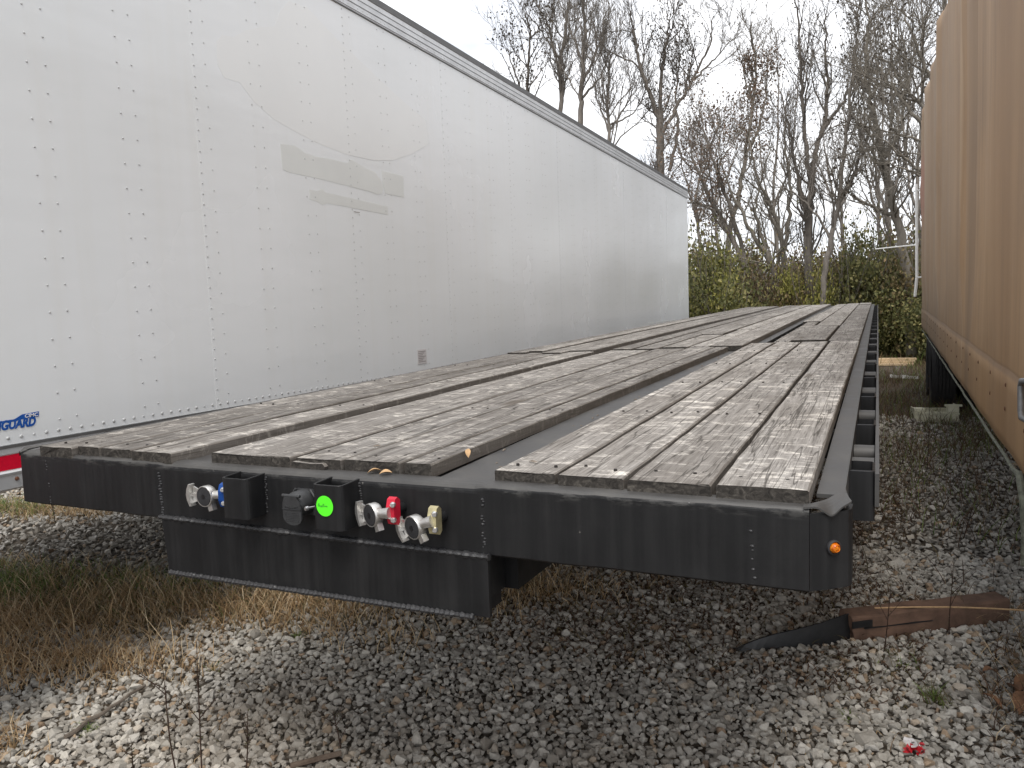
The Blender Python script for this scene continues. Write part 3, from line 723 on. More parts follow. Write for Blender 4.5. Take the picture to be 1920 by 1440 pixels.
# main beams whose top flanges show as steel strips between the planks
for xa, xb in ((-.84, -.64), (-1.74, -1.52)):
    b = MB(); rings = []
    for i in range(41):
        y = .052 + (LEN-.12)*i/40; z = zd(y)-.006; h = .15 + .38*min(1, max(0, (y-2.6)/1.2)); xm = (xa+xb)/2
        rings.append([(xa, y, z), (xb, y, z), (xb, y, z-.012), (xm+.006, y, z-.013), (xm+.006, y, z-h+.016), (xb-.02, y, z-h+.015), (xb-.02, y, z-h), (xa+.02, y, z-h), (xa+.02, y, z-h+.015), (xm-.006, y, z-h+.016), (xm-.006, y, z-.013), (xa, y, z-.012)])
    b.rings(rings); b.build('main_beam', M_STEEL, flat)
xm_y = .9
for k in range(34):                                                    # crossmembers under the planks
    y = xm_y + k*.405
    if y > LEN-.2: break
    b = MB(); z = zd(y)-.018
    for x0, x1 in ((W+.01, -1.735), (-1.515, -.845), (-.635, .0)): b.box(x0, x1, y, y+.06, z-.08, z)
    b.build('cross_member', M_BLACK, flat)

# planks
def plank(xl0, xr0, y0, y1, xl1=None, xr1=None, dz=0.0, th=.034, rough=1.0, lift=0.0):
    if y0 > 3: dz = dz*.75 - .003
    xl1 = xl0 if xl1 is None else xl1; xr1 = xr0 if xr1 is None else xr1
    dz += jit(.003); xr0 -= .006; xr1 -= .006
    L = y1-y0; n = max(6, min(46, int(L/.09))); rings = []; sd = random.random()*100; ch = .0035
    for i in range(n+1):
        t = i/n; y = y0 + L*t; xl = xl0 + (xl1-xl0)*t; xr = xr0 + (xr1-xr0)*t
        w1 = .0022*rough*noise.noise(Vector((sd, y*2.6, 0))) + .0018*rough*noise.noise(Vector((sd, y*11, 5))); w2 = .0022*rough*noise.noise(Vector((sd+9, y*2.6, 0))) + .0018*rough*noise.noise(Vector((sd+4, y*11, 5)))
        zt = zd(y) + .026 + dz + .002*noise.noise(Vector((sd, y*1.3, 2))) + lift*(1-t)**6; zb = zt - th
        cup = .0012*noise.noise(Vector((sd, 3, 3)))
        c2 = ch*(1+.8*noise.noise(Vector((sd, y*7, 8))))
        ey = 0.0
        r = []
        cols = [0, .12, .3, .5, .7, .88, 1]
        for s_, q in enumerate(cols):
            x = xl+c2 + (xr-xl-2*c2)*q
            zz = zt + cup*(1-(2*q-1)**2)*2
            yy = y
            if i in (0, n): yy += .006*rough*noise.noise(Vector((sd, x*22, 1.0 if i else 2.0)))
            r.append((x + (w1 if q < .5 else w2), yy, zz))
        r += [(xr+w2, y, zt-c2), (xr+w2*.5, y, zb), (xl+w1*.5, y, zb), (xl+w1, y, zt-c2)]
        rings.append(r)
    b = MB(); b.rings(rings); return b.build('plank', M_PLANK, flat)
def ends(v): return v + jit(.006)
planks = [
 # near section: (xl0, xr0, y0, y1, xl1, xr1)
 (-.176, .004, .026, 4.06, -.172, .012), (-.361, -.181, .031, 4.08, -.352, -.184), (-.521, -.367, .040, 4.06, -.520, -.358), (-.681, -.527, .048, 4.05, -.684, -.531),
 (-.936, -.853, .056, 3.70, -.862, -.778), (-1.114, -.941, .050, 3.70, -1.040, -.868), (-1.268, -1.117, .045, 3.62, -1.252, -1.050), (-1.560, -1.272, .032, 3.50, -1.536, -1.260),
 (-1.850, -1.682, .004, 3.45, -1.822, -1.634), (-1.998, -1.862, .016, 3.30, -1.972, -1.836), (-2.104, -2.003, .014, 3.40, -2.090, -1.978), (-2.268, -2.108, .000, 3.36, -2.262, -2.094),
]
for p in planks: plank(*p)
far = [
 (-.190, .010, 4.10, 13.30, None, None, .004), (-.188, .010, 13.34, LEN-.07, None, None, .010),
 (-.428, -.200, 4.10, 6.08, None, None, .016), (-.408, -.196, 6.12, LEN-.07, None, None, .006),
 (-.550, -.436, 4.08, 7.05, None, None, -.004), (-.600, -.416, 7.10, 9.65, None, None, .004), (-.590, -.420, 9.68, LEN-.07, None, None, 0),
 (-.912, -.695, 3.73, LEN-.07, -.86, -.70, .010), (-1.052, -.918, 3.74, 5.74, None, None, .003), (-1.070, -.922, 5.78, LEN-.07, -1.05, -.87, .008),
 (-1.236, -1.060, 3.73, 5.10, None, None, .004), (-1.272, -1.078, 5.14, LEN-.07, -1.25, -1.06, .010), (-1.395, -1.242, 3.60, LEN-.07, -1.37, -1.28, .008), (-1.540, -1.402, 3.53, LEN-.07, -1.53, -1.38, .014),
 (-1.836, -1.655, 3.48, 8.2, None, None, .010), (-1.836, -1.66, 8.24, LEN-.07, None, None, .004), (-2.000, -1.842, 3.36, LEN-.07, None, None, .012), (-2.120, -2.006, 3.43, 10.1, None, None, .018), (-2.120, -2.006, 10.14, LEN-.07, None, None, .010), (-2.268, -2.126, 3.39, LEN-.07, None, None, .014),
]
for p in far: plank(*p)
# screw heads along the plank ends and crossmembers
b = MB()
for (xl, xr, y0, y1, xl1, xr1) in planks + [q[:4]+(q[4] or q[0], q[5] or q[1]) for q in far]:
    for yy in [y0+.075] + [xm_y+.03+k*.81 for k in range(18)]:
        if not (y0+.05 < yy < y1-.04) or yy > 8: continue
        t = (yy-y0)/(y1-y0); a, c = xl+(xl1-xl)*t, xr+(xr1-xr)*t
        for q in (.24, .76):
            x = a+(c-a)*q+jit(.012); z = zd(yy)+.0275
            b.lathe([(.0, .0006), (.0036, .0005), (.0046, -.004)], 8, Matrix.Translation((x, yy+jit(.02), z)))
tag(b.build('screw_heads', M_SCREW, flat), kind='stuff')
b = MB()
for k in range(90):
    strip = random.choice(((-.83, -.69), (-1.66, -1.57), (-.83, -.69), (-2.2, 0))); x = random.uniform(*strip); y = random.uniform(.1, 6.5)
    z = zd(y) + (-.005 if strip != (-2.2, 0) else .026); q = random.uniform(.002, .006); L_ = q*random.uniform(1, 3.5); a = random.random()*6
    M = Matrix.Translation((x, y, z)) @ Matrix.Rotation(a, 4, 'Z')
    b.add([M @ Vector(p) for p in ((-L_, -q*.5, 0), (L_, -q*.4, 0), (L_*.8, q*.5, 0), (-L_*.7, q*.4, 0), (0, 0, q*.8))], [(0, 1, 4), (1, 2, 4), (2, 3, 4), (3, 0, 4)])
tag(b.build('wood_crumbs', mat_simple('wood_dust', (.17, .14, .11), .8, 0, .3, 60, .1), flat), kind='stuff')
# splintered chip at the end of a plank
b = MB(); b.prism([(-1.272, .001), (-1.17, -.002), (-1.162, .010), (-1.17, .018), (-1.21, .016), (-1.268, .019)], .030, .044, 'y'); b.build('split_chip', M_PLANK, flat)

# running gear and landing legs of the flatbed
def wheel_mesh():
    t = MB(); R_, Wd = .50, .27
    prof = [(.29, -.12), (.34, -.135), (.43, -.138), (.475, -.125), (.495, -.10)]
    for g in range(5):
        c = -.08+.04*g; prof += [(.50, c-.017), (.50, c+.013), (.488, c+.015), (.488, c+.021)]
    prof += [(.495, .10), (.475, .125), (.43, .138), (.34, .135), (.29, .12)]
    t.lathe(prof, 40, Matrix.Rotation(PI/2, 4, 'Y'))
    return t
def wheel(parent, loc):
    o = wheel_mesh().build('wheel', M_TYRE, parent); o.location = loc
    r = MB(); r.lathe([(.0, -.03), (.09, -.03), (.10, -.10), (.13, -.10), (.16, -.04), (.26, -.03), (.285, -.11), (.295, -.11), (.295, .11), (.285, .11), (.24, .02), (.0, .02)], 28, Matrix.Rotation(PI/2, 4, 'Y'))
    r.build('rim', M_MILL, o); return o
def wheel_set(parent, spots):
    first = None
    for s in spots:
        if first is None: first = wheel(parent, s)
        else:
            c = first.copy(); COL.objects.link(c); c.location = s
            for ch in first.children:
                d = ch.copy(); COL.objects.link(d); d.parent = c
FRI = FR.inverted()
def to_flat(p): return FRI @ Vector(p)
wheel_set(flat, [to_flat((x, y, GZ+.49)) for y in (11.9, 13.15) for x in (.10, -.22, -2.12, -2.44)])
b = MB()
for y in (11.9, 13.15):
    p, q = to_flat((.1, y, GZ+.49)), to_flat((-2.44, y, GZ+.49)); b.tube([p, q], .065, 12)
    for x in (-.74, -1.62): c = to_flat((x, y, GZ+.49)); b.box(x-.05, x+.05, c.y-.5, c.y+.5, c.z+.04, c.z+.16); b.box(x-.05, x+.05, c.y-.08, c.y+.08, c.z+.1, zd(c.y)-.5)
b.build('axle', M_BLACK, flat)
for x in (-.62, -1.76):
    b = MB(); p = to_flat((x, 4.6, GZ)); b.box(p.x-.06, p.x+.06, p.y-.06, p.y+.06, p.z+.35, zd(4.6)-.1); b.box(p.x-.045, p.x+.045, p.y-.045, p.y+.045, p.z+.06, p.z+.36); b.box(p.x-.13, p.x+.13, p.y-.13, p.y+.13, p.z+.02, p.z+.06)
    b.build('landing_leg', M_BLACK, flat)

# ------------------------------------------------------------------ WHITE BOX TRAILER
XV = -2.9
van = empty('box_trailer', (XV, 0, -.051)); van.rotation_euler = (-.0146, 0, 0)
tag(van, 'long white riveted box trailer parked beside the flatbed', 'box trailer')
VY0, VY1 = -3.42, 12.76; VZT = 2.531; VW = 2.59          # local: z=0 is the lower edge of the side sheets
seams = [1.33+1.222*k for k in range(-4, 10)]
edges = [VY0] + [s for s in seams if VY0+.2 < s < VY1-.2] + [VY1]
for i in range(len(edges)-1):
    b = MB(); y0, y1 = edges[i], edges[i+1]; d = .0004*(i % 2)
    b.box(-.02, -d, y0, y1, 0, VZT-.132)
    b.build('side_panel', M_WHITE, van)
b = MB(); b.box(-VW, -VW+.02, VY0, VY1, 0, VZT-.132); b.box(-VW+.021, -.021, VY0, VY0+.03, 0, VZT); b.box(-VW+.021, -.021, VY1-.03, VY1, 0, VZT); b.build('box_body', M_WHITE, van)
b = MB(); b.box(-VW+.01, -.01, VY0, VY1, VZT+.001, VZT+.02); b.build('roof', M_MILL, van)
# top rail: stepped extrusion with dark grooves
b = MB(); prof = [(-.025, -.136), (.004, -.136), (.0045, -.130), (.009, -.128), (.009, -.098), (.006, -.096), (.006, -.093), (.012, -.091), (.012, -.062), (.009, -.060), (.009, -.057), (.014, -.055), (.014, -.026), (.010, -.023), (.012, -.018), (.012, .024), (.008, .028), (-.025, .028)]
b.rings([[(x, y, VZT+z) for x, z in prof] for y in (VY0, VY1)]); top_rail = b.build('top_rail', M_MILL, van)
b = MB(); b.box(-.02, .0055, VY0, VY1, VZT-.1445, VZT-.137); b.box(-.01, .0145, VY0, VY1, VZT-.019, VZT+.0235); b.build('gasket_strip', M_RAILDK, top_rail)
# bottom rail with reflective tape
b = MB(); prof = [(-.03, -.002), (.006, -.002), (.006, -.035), (.003, -.037), (.003, -.098), (.010, -.100), (.014, -.106), (.012, -.114), (.009, -.118), (.009, -.168), (.002, -.176), (-.03, -.176)]
b.rings([[(x, y, z) for x, z in prof] for y in (VY0, VY1)]); brail = b.build('bottom_rail', M_MILL, van)
b = MB(); b.box(.002, .0075, VY0, VY1, -.012, -.0015); b.build('gasket_strip', M_RAILDK, brail)
yy = VY0+.1; k = 0
while yy < VY1-.3:
    b = MB(); b.box(.0031, .0042, yy, yy+.28, -.0955, -.0385); b.build('reflective_tape', M_TAPER if (yy < .46 or k % 2 == 0) and not (.46 < yy < .62) else M_TAPEW, brail); yy += .281; k += 1
b = MB()
for y in np.arange(VY0+.2, VY1, .32):
    for dy, z in ((0, -.134), (.055, -.152)):
        b.lathe([(0, .007), (.006, .006), (.0085, 0), (.0085, -.002)], 10, Matrix.Translation((.0092, y+dy, z)) @ Matrix.Rotation(PI/2, 4, 'Y'))
b.build('rail_bolts', M_RUST, brail)['kind'] = 'stuff'
# rivets
def rivets():
    pts = []
    for k, s in enumerate(seams + [seams[-1]+1.222]):
        if s > VY1 or s < VY0: continue
        for z in np.arange(.05, VZT-.16, .0515): pts.append((s+.012, z, .0050))
        for z in np.arange(.075, VZT-.16, .103): pts.append((s+.085, z, .0046))
        for j in (1, 2):
            for dy in (-.035, .04):
                for z in np.arange(.07, VZT-.16, .109): pts.append((s+.02+j*.407+dy, z+ (.006 if dy > 0 else 0), .0048))
    for y in np.arange(VY0+.05, VY1-.03, .0508*1.0): pts.append((y, .026, .0074 if int(y*40) % 5 else .005))
    for y in np.arange(VY0+.05, VY1-.03, .0508): pts.append((y, None, .005))
    n = 8; hem = [(1.0, 0), (.85, .20), (.45, .36)]; V = []; F = []
    for y, z, r in pts:
        x0 = .0005 if z is not None else .0092; zz = z if z is not None else VZT-.113; b0 = len(V)
        for rr, hh in hem:
            for j in range(n): V.append((x0+hh*r, y+rr*r*math.cos(2*PI*j/n), zz+rr*r*math.sin(2*PI*j/n)))
        for i in range(2):
            for j in range(n): k2 = (j+1) % n; F.append((b0+i*n+j, b0+i*n+k2, b0+(i+1)*n+k2, b0+(i+1)*n+j))
        for j in range(0, n-2, 2): F.append((b0+2*n, b0+2*n+j+1, b0+2*n+j+2, b0+2*n+(j+3) % n))
    o = big_mesh('rivets', V, F, M_MILLR, van, smooth=True); tag(o, kind='stuff')
M_MILLR = mat_simple('painted_rivet', (.52, .53, .53), .35, .15, .1, 30, .05)
rivets()
def on_van(u, v):                                     # local (y, z) of a spot on the side sheet
    o = CAM; d = AX_F + AX_R*(u-960)/FPX - AX_U*(v-720)/FPX; p = o + (XV-o[0])/d[0]*d
    q = van_inv @ Vector(p); return q.y, q.z
van_inv = (Matrix.Translation((XV, 0, -.051)) @ Matrix.Rotation(-.0146, 4, 'X')).inverted()
def decal(px, mat, x=.0007, name='faded_decal'):
    pts = [on_van(u, v) for u, v in px]; b = MB(); n = len(pts)
    b.add([(x, y, z) for y, z in pts] + [(x-.0018, y, z) for y, z in pts], [tuple(range(n))] + [(j, (j+1) % n, (j+1) % n + n, j+n) for j in range(n)]); return b.build(name, mat, van)
Zm = lambda x, y: (300+x*.36458, 0+y*.36458)
decal([Zm(*p) for p in [(618, 740), (690, 748), (722, 768), (745, 788), (780, 796), (800, 806), (850, 812), (960, 838), (985, 820), (1060, 866), (1105, 885), (1135, 925), (1150, 960), (1142, 995), (1115, 1000), (1080, 985), (960, 955), (860, 930), (800, 915), (750, 905), (660, 885), (632, 872), (625, 820)]], M_DECAL)
decal([Zm(*p) for p in [(1140, 878), (1250, 905), (1255, 1015), (1160, 995), (1150, 960), (1142, 920)]], M_DECAL)
decal([Zm(*p) for p in [(768, 975), (810, 982), (830, 970), (848, 988), (1170, 1062), (1172, 1104), (860, 1045), (835, 1055), (812, 1038), (770, 1025)]], M_DECAL)
decal([Zm(*p) for p in [(290, 215), (320, 180), (380, 190), (440, 155), (520, 140), (590, 135), (615, 60), (660, 5), (760, 40), (900, 190), (1100, 380), (1250, 520), (1370, 620), (1385, 740), (1300, 790), (1200, 825), (1100, 825), (960, 795), (830, 745), (700, 680), (580, 610), (480, 520), (410, 425), (330, 400), (295, 330)]], M_DECAL2, .0004)
# warning label and maker's lettering
y0, z1 = on_van(782, 656); y1, z0 = on_van(800, 681)
b = MB(); b.box(.0006, .0018, y0, y1, z0, z1); lab = b.build('warning_label', M_PAPER, van)
b = MB()
for k in range(7): b.box(.0019, .0023, y0+.012, y1-.012-.02*(k % 3), z1-.018-.0125*k, z1-.013-.0125*k)
b.build('printed_lines', M_PRINT, lab)
RT = Matrix(((0, 0, 1, 0), (1, 0, 0, 0), (0, 1, 0, 0), (0, 0, 0, 1)))     # text x -> +y, text y -> +z, facing +x
yR, zB = on_van(66, 797)[0], on_van(66, 797)[1]
me = text_mesh('VANGUARD', 0.0485, .28, .0022, 'RIGHT', .80); t = link('brand_lettering', me, M_LOGO, van); t.matrix_local = Matrix.Translation((.0012, yR, zB)) @ RT
yT, zT = on_van(73, 772)
b = MB(); yl = yR-.36
b.add([(.0014, yT, zT+.002), (.0014, yT-.004, zT-.018), (.0014, yT-.068, zT-.020), (.0014, yT-.10, zT-.0245), (.0014, yl, zT-.026), (.0014, yl, zT-.019), (.0014, yT-.10, zT-.016), (.0014, yT-.068, zT-.001)], [(0, 1, 2, 7), (7, 2, 3, 6), (6, 3, 4, 5)])
b.build('logo_swoosh', M_LOGO, van)
me = text_mesh('CIMC', .0195, .2, .0004, 'RIGHT', 1.12); t = link('brand_lettering', me, M_TAPEW, van); t.matrix_local = Matrix.Translation((.0020, yT-.007, zT-.0155)) @ RT
y0, z0 = on_van(1215, 612); y1, z1 = on_van(1268, 596)
b = MB()
for k in range(4): b.box(.0006, .002, y0+(y1-y0)*k/4, y0+(y1-y0)*(k+.8)/4, z0-.02, z0+.06)
b.build('faded_marking', M_DECAL, van)
# dark scratch
y0, z0 = on_van(663, 396); y1, z1 = on_van(674, 398)
b = MB(); b.box(.0018, .0024, y0, y1, z1-.004, z1); b.build('scratch', M_PRINT, van)
van_fw = Matrix.Translation((XV, 0, -.051)) @ Matrix.Rotation(-.0146, 4, 'X')
wheel_set(van, [van_inv @ Vector((x, y, GZ+.49)) for y in (9.6, 10.85) for x in (XV-.2, XV-.54, XV-2.05, XV-2.39)])
b = MB()
for y in (9.6, 10.85):
    b.tube([van_inv @ Vector((XV-.2, y, GZ+.49)), van_inv @ Vector((XV-2.39, y, GZ+.49))], .065, 12)
for x in (-.85, -1.75): b.box(x-.06, x+.06, 8.8, 11.7, -.45, -.18)
b.build('axle', M_BLACK, van)
b = MB(); b.box(-VW+.04, -.04, VY0+.02, VY1-.02, -.16, -.05); b.build('floor_frame', M_RAILDK, van)

# ------------------------------------------------------------------ BROWN TARPED TRAILER
KX = .030; X0 = .52
brown = empty('tarp_trailer', (X0, 0, .022)); brown.rotation_euler = (-.0036, 0, -math.atan(KX))
BM = Matrix.Translation((X0, 0, .022)) @ Matrix.Rotation(-math.atan(KX), 4, 'Z') @ Matrix.Rotation(-.0036, 4, 'X')
tag(brown, 'brown tarpaulin sided trailer standing to the right of the flatbed', 'tarp trailer')
BY0, BY1, BZ0, BZ1 = .25, 11.75, -.235, 2.86
def tarp_x(y, z):
    h = (z-BZ0)/(BZ1-BZ0)
    x = .012*noise.noise(Vector((y*.55, z*.3, 1))) + .004*noise.noise(Vector((y*2.6, z*.5, 4)))
    ft = max(0.0, min(1.0, (z-BZ0-.22)/.7)); ft = ft*ft*(3-2*ft)
    def fold(c, w, a): return a*ft*math.exp(-((y-c-.05*noise.noise(Vector((c, z, 0))))/w)**2)
    x -= fold(11.3, .08, .04)*(.6+.4*h) + fold(10.55, .1, .05) + fold(9.3, .07, .055) + fold(8.3, .06, .03) + fold(6.7, .05, .045) + fold(3.92, .035, .030) + fold(4.6, .3, .012) + fold(2.3, .25, .012)
    x += fold(10.9, .12, .05) + fold(9.75, .18, .05) + fold(8.8, .16, .045) + fold(7.5, .28, .06) + fold(6.1, .2, .03) + fold(3.45, .16, .035) + fold(2.85, .2, .012)
    if 1.3 < z < 2.6 and y > 11: x -= .04*math.sin((z-1.3)/1.3*PI)*(y-11)/.75*(1 if z < 1.9 else .3)
    x -= .02*h + .03*max(0, h-.5)
    if z > BZ1-.08: x += .05*((z-BZ1+.08)/.08)**2
    if z < BZ0+.30: x -= .005
    if z < BZ0+.04: x += .012*(1-(z-BZ0)/.04)
    return x
ysn = np.unique(np.concatenate([np.linspace(BY0, 7, 190), np.linspace(7, BY1, 150)])); zsn = np.concatenate([np.linspace(BZ0, BZ0+.06, 5), np.linspace(BZ0+.1, BZ0+.295, 4), [BZ0+.302, BZ0+.312], np.linspace(BZ0+.36, BZ1, 34)])
b = MB(); vs = []
for y in ysn:
    for z in zsn:
        zz = z
        if y > BY1-.25: zz = max(z, BZ0 + (y-BY1+.25)*.22)                # rounded lower rear corner
        vs.append((tarp_x(y, z), y, zz))
nz = len(zsn); fs = [(i*nz+j, (i+1)*nz+j, (i+1)*nz+j+1, i*nz+j+1) for i in range(len(ysn)-1) for j in range(nz-1)]
nb = len(vs)
vs += [(x+.03, y, z) for x, y, z in vs]; fs += [tuple(q+nb for q in f[::-1]) for f in fs]
for i in range(len(ysn)-1): fs.append((i*nz, i*nz+nb, (i+1)*nz+nb, (i+1)*nz)); fs.append((i*nz+nz-1, (i+1)*nz+nz-1, (i+1)*nz+nz-1+nb, i*nz+nz-1+nb))
for j in range(nz-1):
    fs.append((j, j+1, j+1+nb, j+nb)); q = (len(ysn)-1)*nz; fs.append((q+j, q+j+nb, q+j+1+nb, q+j+1))
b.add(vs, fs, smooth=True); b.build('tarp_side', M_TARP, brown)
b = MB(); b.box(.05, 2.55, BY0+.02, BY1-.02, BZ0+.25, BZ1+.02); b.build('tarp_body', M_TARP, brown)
def br_local(u, v, xl):
    inv = BM.inverted()
    o = inv @ Vector(CAM); d = (inv.to_3x3()) @ Vector(AX_F + AX_R*(u-960)/FPX - AX_U*(v-720)/FPX); return o + d*((xl-o.x)/d.x)
RY = br_local(1898, 862, -.012).y; print('rope', br_local(1898, 862, -.012), br_local(1740, 628, -.012))
b = MB(); b.tube([(-.012 + .006*noise.noise(Vector((y*3, 0, 0))), y, BZ0-.004+.006*noise.noise(Vector((y*4, 1, 0)))) for y in np.linspace(RY, BY1-.28, 110)] , .006, 6)
q1, q2, q3, q4 = br_local(1903, 868, -.012), br_local(1911, 890, -.014), br_local(1918, 935, -.016), br_local(1922, 1000, -.016)
b.tube([(-.012, RY+.004, BZ0-.004), (-.013, RY-.02, BZ0-.006), tuple(q2), tuple(q3), tuple(q4), (q4.x, q4.y-.01, q4.z-.1)], [.006, .008, .011, .011, .011, .011], 8)
b.build('mossy_rope', M_MOSS, brown)
b = MB()
for y in np.linspace(BY0+.6, BY1-.5, 22):
    for z in (BZ0+.16, BZ0+.25): b.lathe([(0, .003), (.006, .0025), (.009, 0)], 8, Matrix.Translation((tarp_x(y, z)-.001, y+jit(.05), z)) @ Matrix.Rotation(-PI/2, 4, 'Y'))
tag(b.build('eyelets', M_RUST, brown), kind='stuff')
# grab handle
h0, h1 = br_local(1914, 717, -.05), br_local(1914, 778, -.05)
b = MB(); b.tube([(0, h0.y-.10, h0.z+.012), (-.03, h0.y-.06, h0.z+.012), (-.05, h0.y-.015, h0.z+.006), (-.05, h0.y, h0.z-.01), (-.05, h1.y, h1.z+.01), (-.05, h1.y-.015, h1.z-.006), (-.03, h1.y-.06, h1.z-.014), (0, h1.y-.10, h1.z-.016)], .0085, 10)
b.build('grab_handle', M_GREYPAINT, brown)
# white door edge and rod at the rear
p0, p1 = br_local(1718, 378, -.02), br_local(1716, 556, -.02); yr = BY1+.06
dd = Vector(CAM)
def on_y(u, v, yl):
    inv = BM.inverted(); o = inv @ Vector(CAM)
    d = inv.to_3x3() @ Vector(AX_F + AX_R*(u-960)/FPX - AX_U*(v-720)/FPX); return o + d*((yl-o.y)/d.y)
b = MB(); pa, pb, pc = on_y(1718.5, 345, yr+.1), on_y(1719, 520, yr+.1), on_y(1715.5, 556, yr+.1)
b.tube([pa, pb, pc], .020, 8); b.tube([(pa.x, pa.y, pa.z-.1), (.2, BY1-.04, pa.z-.1)], .012, 6); b.tube([(pb.x, pb.y, pb.z), (.2, BY1-.04, pb.z)], .012, 6); b.build('door_post', M_PVC, brown)
b = MB(); b.tube([on_y(1719, 459, yr+.1), on_y(1641, 467, yr+.5)], [.012, .008], 6); b.build('holdback_rod', M_PVC, brown)
b = MB(); b.box(.35, .45, BY0+1, BY1-.5, BZ0-.3, BZ0+.24); b.box(2.1, 2.2, BY0+1, BY1-.5, BZ0-.3, BZ0+.24); b.box(.1, 2.5, BY0+.5, BY1-.1, BZ0+.1, BZ0+.24); b.build('chassis', M_BLACK, brown)
binv = BM.inverted()
wheel_set(brown, [Vector((x, y, GZ+.49)) for y in (11.15, 9.9) for x in (.19, .52, 2.05, 2.38)])
b = MB()
for y in (11.15, 9.9): b.tube([(.19, y, GZ+.49), (2.38, y, GZ+.49)], .06, 10)
b.box(.30, .50, 8.8, 11.4, GZ+.5, BZ0-.02); b.box(2.0, 2.2, 8.8, 11.4, GZ+.5, BZ0-.02); b.build('axle', M_BLACK, brown)
for x in (.6, 2.0):
    b = MB(); b.box(x-.06, x+.06, 3.94, 4.06, GZ+.06, BZ0+.1); b.box(x-.14, x+.14, 3.86, 4.14, GZ+.01, GZ+.06); b.build('landing_leg', M_BLACK, brown)

# ------------------------------------------------------------------ things lying about
def ground_at(u, v, h=0.0):
    d = AX_F + AX_R*(u-960)/FPX - AX_U*(v-720)/FPX; p = CAM + (GZ+h-CAM[2])/d[2]*d; return Vector(p)
# old timber
p0, p1 = ground_at(1598, 1208), ground_at(1893, 1172)
dv = (p1-p0); L = dv.length; ang = math.atan2(dv.y, dv.x)
b = MB(); rings = []
for i in range(25):
    t = i/24; x = L*t; e = .006*noise.noise(Vector((x*8, 1, 0)))
    h = .122 + .008*noise.noise(Vector((x*5, 2, 0))); k = 0 if i else .02
    rings.append([(x+k, 0+e, -.01), (x+jit(.006)*(i in (0, 24)), 0+e, h*.5), (x, 0+e, h-.009), (x, .010, h), (x, .05, h+.002+.004*noise.noise(Vector((x*9, 5, 0)))), (x, .095, h+.004), (x, .105, h-.01), (x, .105, -.01)])
b.rings(rings); o = b.build('timber_beam', M_TIMBER); o.location = (p0.x, p0.y, GZ+.005); o.rotation_euler = (0, 0, ang)
tag(o, 'weathered brown timber beam lying on gravel below the front corner', 'timber')
b = MB(); b.box(.06, L*.5, -.004, .002, .062, .067); b.box(.0, .10, -.003, .004, .070, .102); o2 = b.build('crack', M_STRIP, o)
# black rubber strip
q0, q1 = ground_at(1385, 1225), ground_at(1596, 1205); dv = q1-q0; L2 = dv.length
b = MB(); rings = []
for i in range(15):
    t = i/14; h = .012 + .115*t**.8; rings.append([(L2*t, .0+.01*math.sin(t*7), 0), (L2*t, .01*math.sin(t*7)+.012, h), (L2*t, .02+.01*math.sin(t*7), h), (L2*t, .05, .0)])
b.rings(rings); o = b.build('rubber_strip', M_STRIP); o.location = (q0.x, q0.y, GZ+.004); o.rotation_euler = (0, 0, math.atan2(dv.y, dv.x))
tag(o, 'torn black rubber strip lying against the end of the brown timber', 'rubber strip')
# dry stalk over the timber
p0, p1 = ground_at(1640, 1140, .13), ground_at(1935, 1146, .13)
b = MB(); b.tube([p0.lerp(p1, t) + Vector((0, 0, .012*math.sin(t*3))) for t in np.linspace(0, 1, 9)], .004, 6)
tag(b.build('dry_stalk', M_DRYLEAF), 'pale dry plant stalk lying across the brown timber beam', 'stalk')
b = MB(); p0, p1 = ground_at(122, 1382, .02), ground_at(272, 1284, .02); b.tube([p0.lerp(p1, t) + Vector((.012*noise.noise(Vector((t*5, 0, 0))), 0, .01*noise.noise(Vector((t*6, 2, 0))))) for t in np.linspace(0, 1, 14)], [.010-.004*t for t in np.linspace(0, 1, 14)], 7)
tag(b.build('stick', mat_bark('grey_stick', (.10, .08, .065), (.2, .17, .14))), 'thin grey stick lying on pale gravel below the dry grass', 'stick')
b = MB(); p0, p1 = ground_at(545, 1436, .02), ground_at(640, 1412, .02); b.tube([p0.lerp(p1, t) for t in np.linspace(0, 1, 8)], .011, 7)
tag(b.build('stick', mat_bark('brown_stick', (.09, .065, .05), (.17, .13, .1))), 'short thick brown stick lying on dry grass at the picture bottom', 'stick')
# cream plastic crate
pc = ground_at(1714, 792); b = MB(); w, d, h, t = .47, .30, .20, .012
b.box(0, w, 0, d, .0, .015)
b.box(0, w, 0, t, .015, .115); b.box(0, w, d-t, d, .015, .13); b.box(0, t, t, d-t, .015, .15); b.box(w-t, w, t, d-t, .015, .19)
b.box(0, .11, -.004, .10, .115, .165, bev=.01); b.box(w-.12, w, -.004, .09, .115, .205, bev=.01); b.box(w-.15, w+.03, -.008, .02, .19, .212); b.box(-.006, w+.006, -.008, -.001, .095, .112)
b.box(.13, .34, -.006, -.001, .118, .132); b.box(w-.03, w+.01, -.02, .01, .0, .04)
o = b.build('plastic_crate', M_CREAM); o.location = (pc.x, pc.y, gz(pc.x, pc.y)+.0); o.rotation_euler = (0, 0, .10)
tag(o, 'broken cream plastic crate lying in weeds between the two trailers', 'crate')
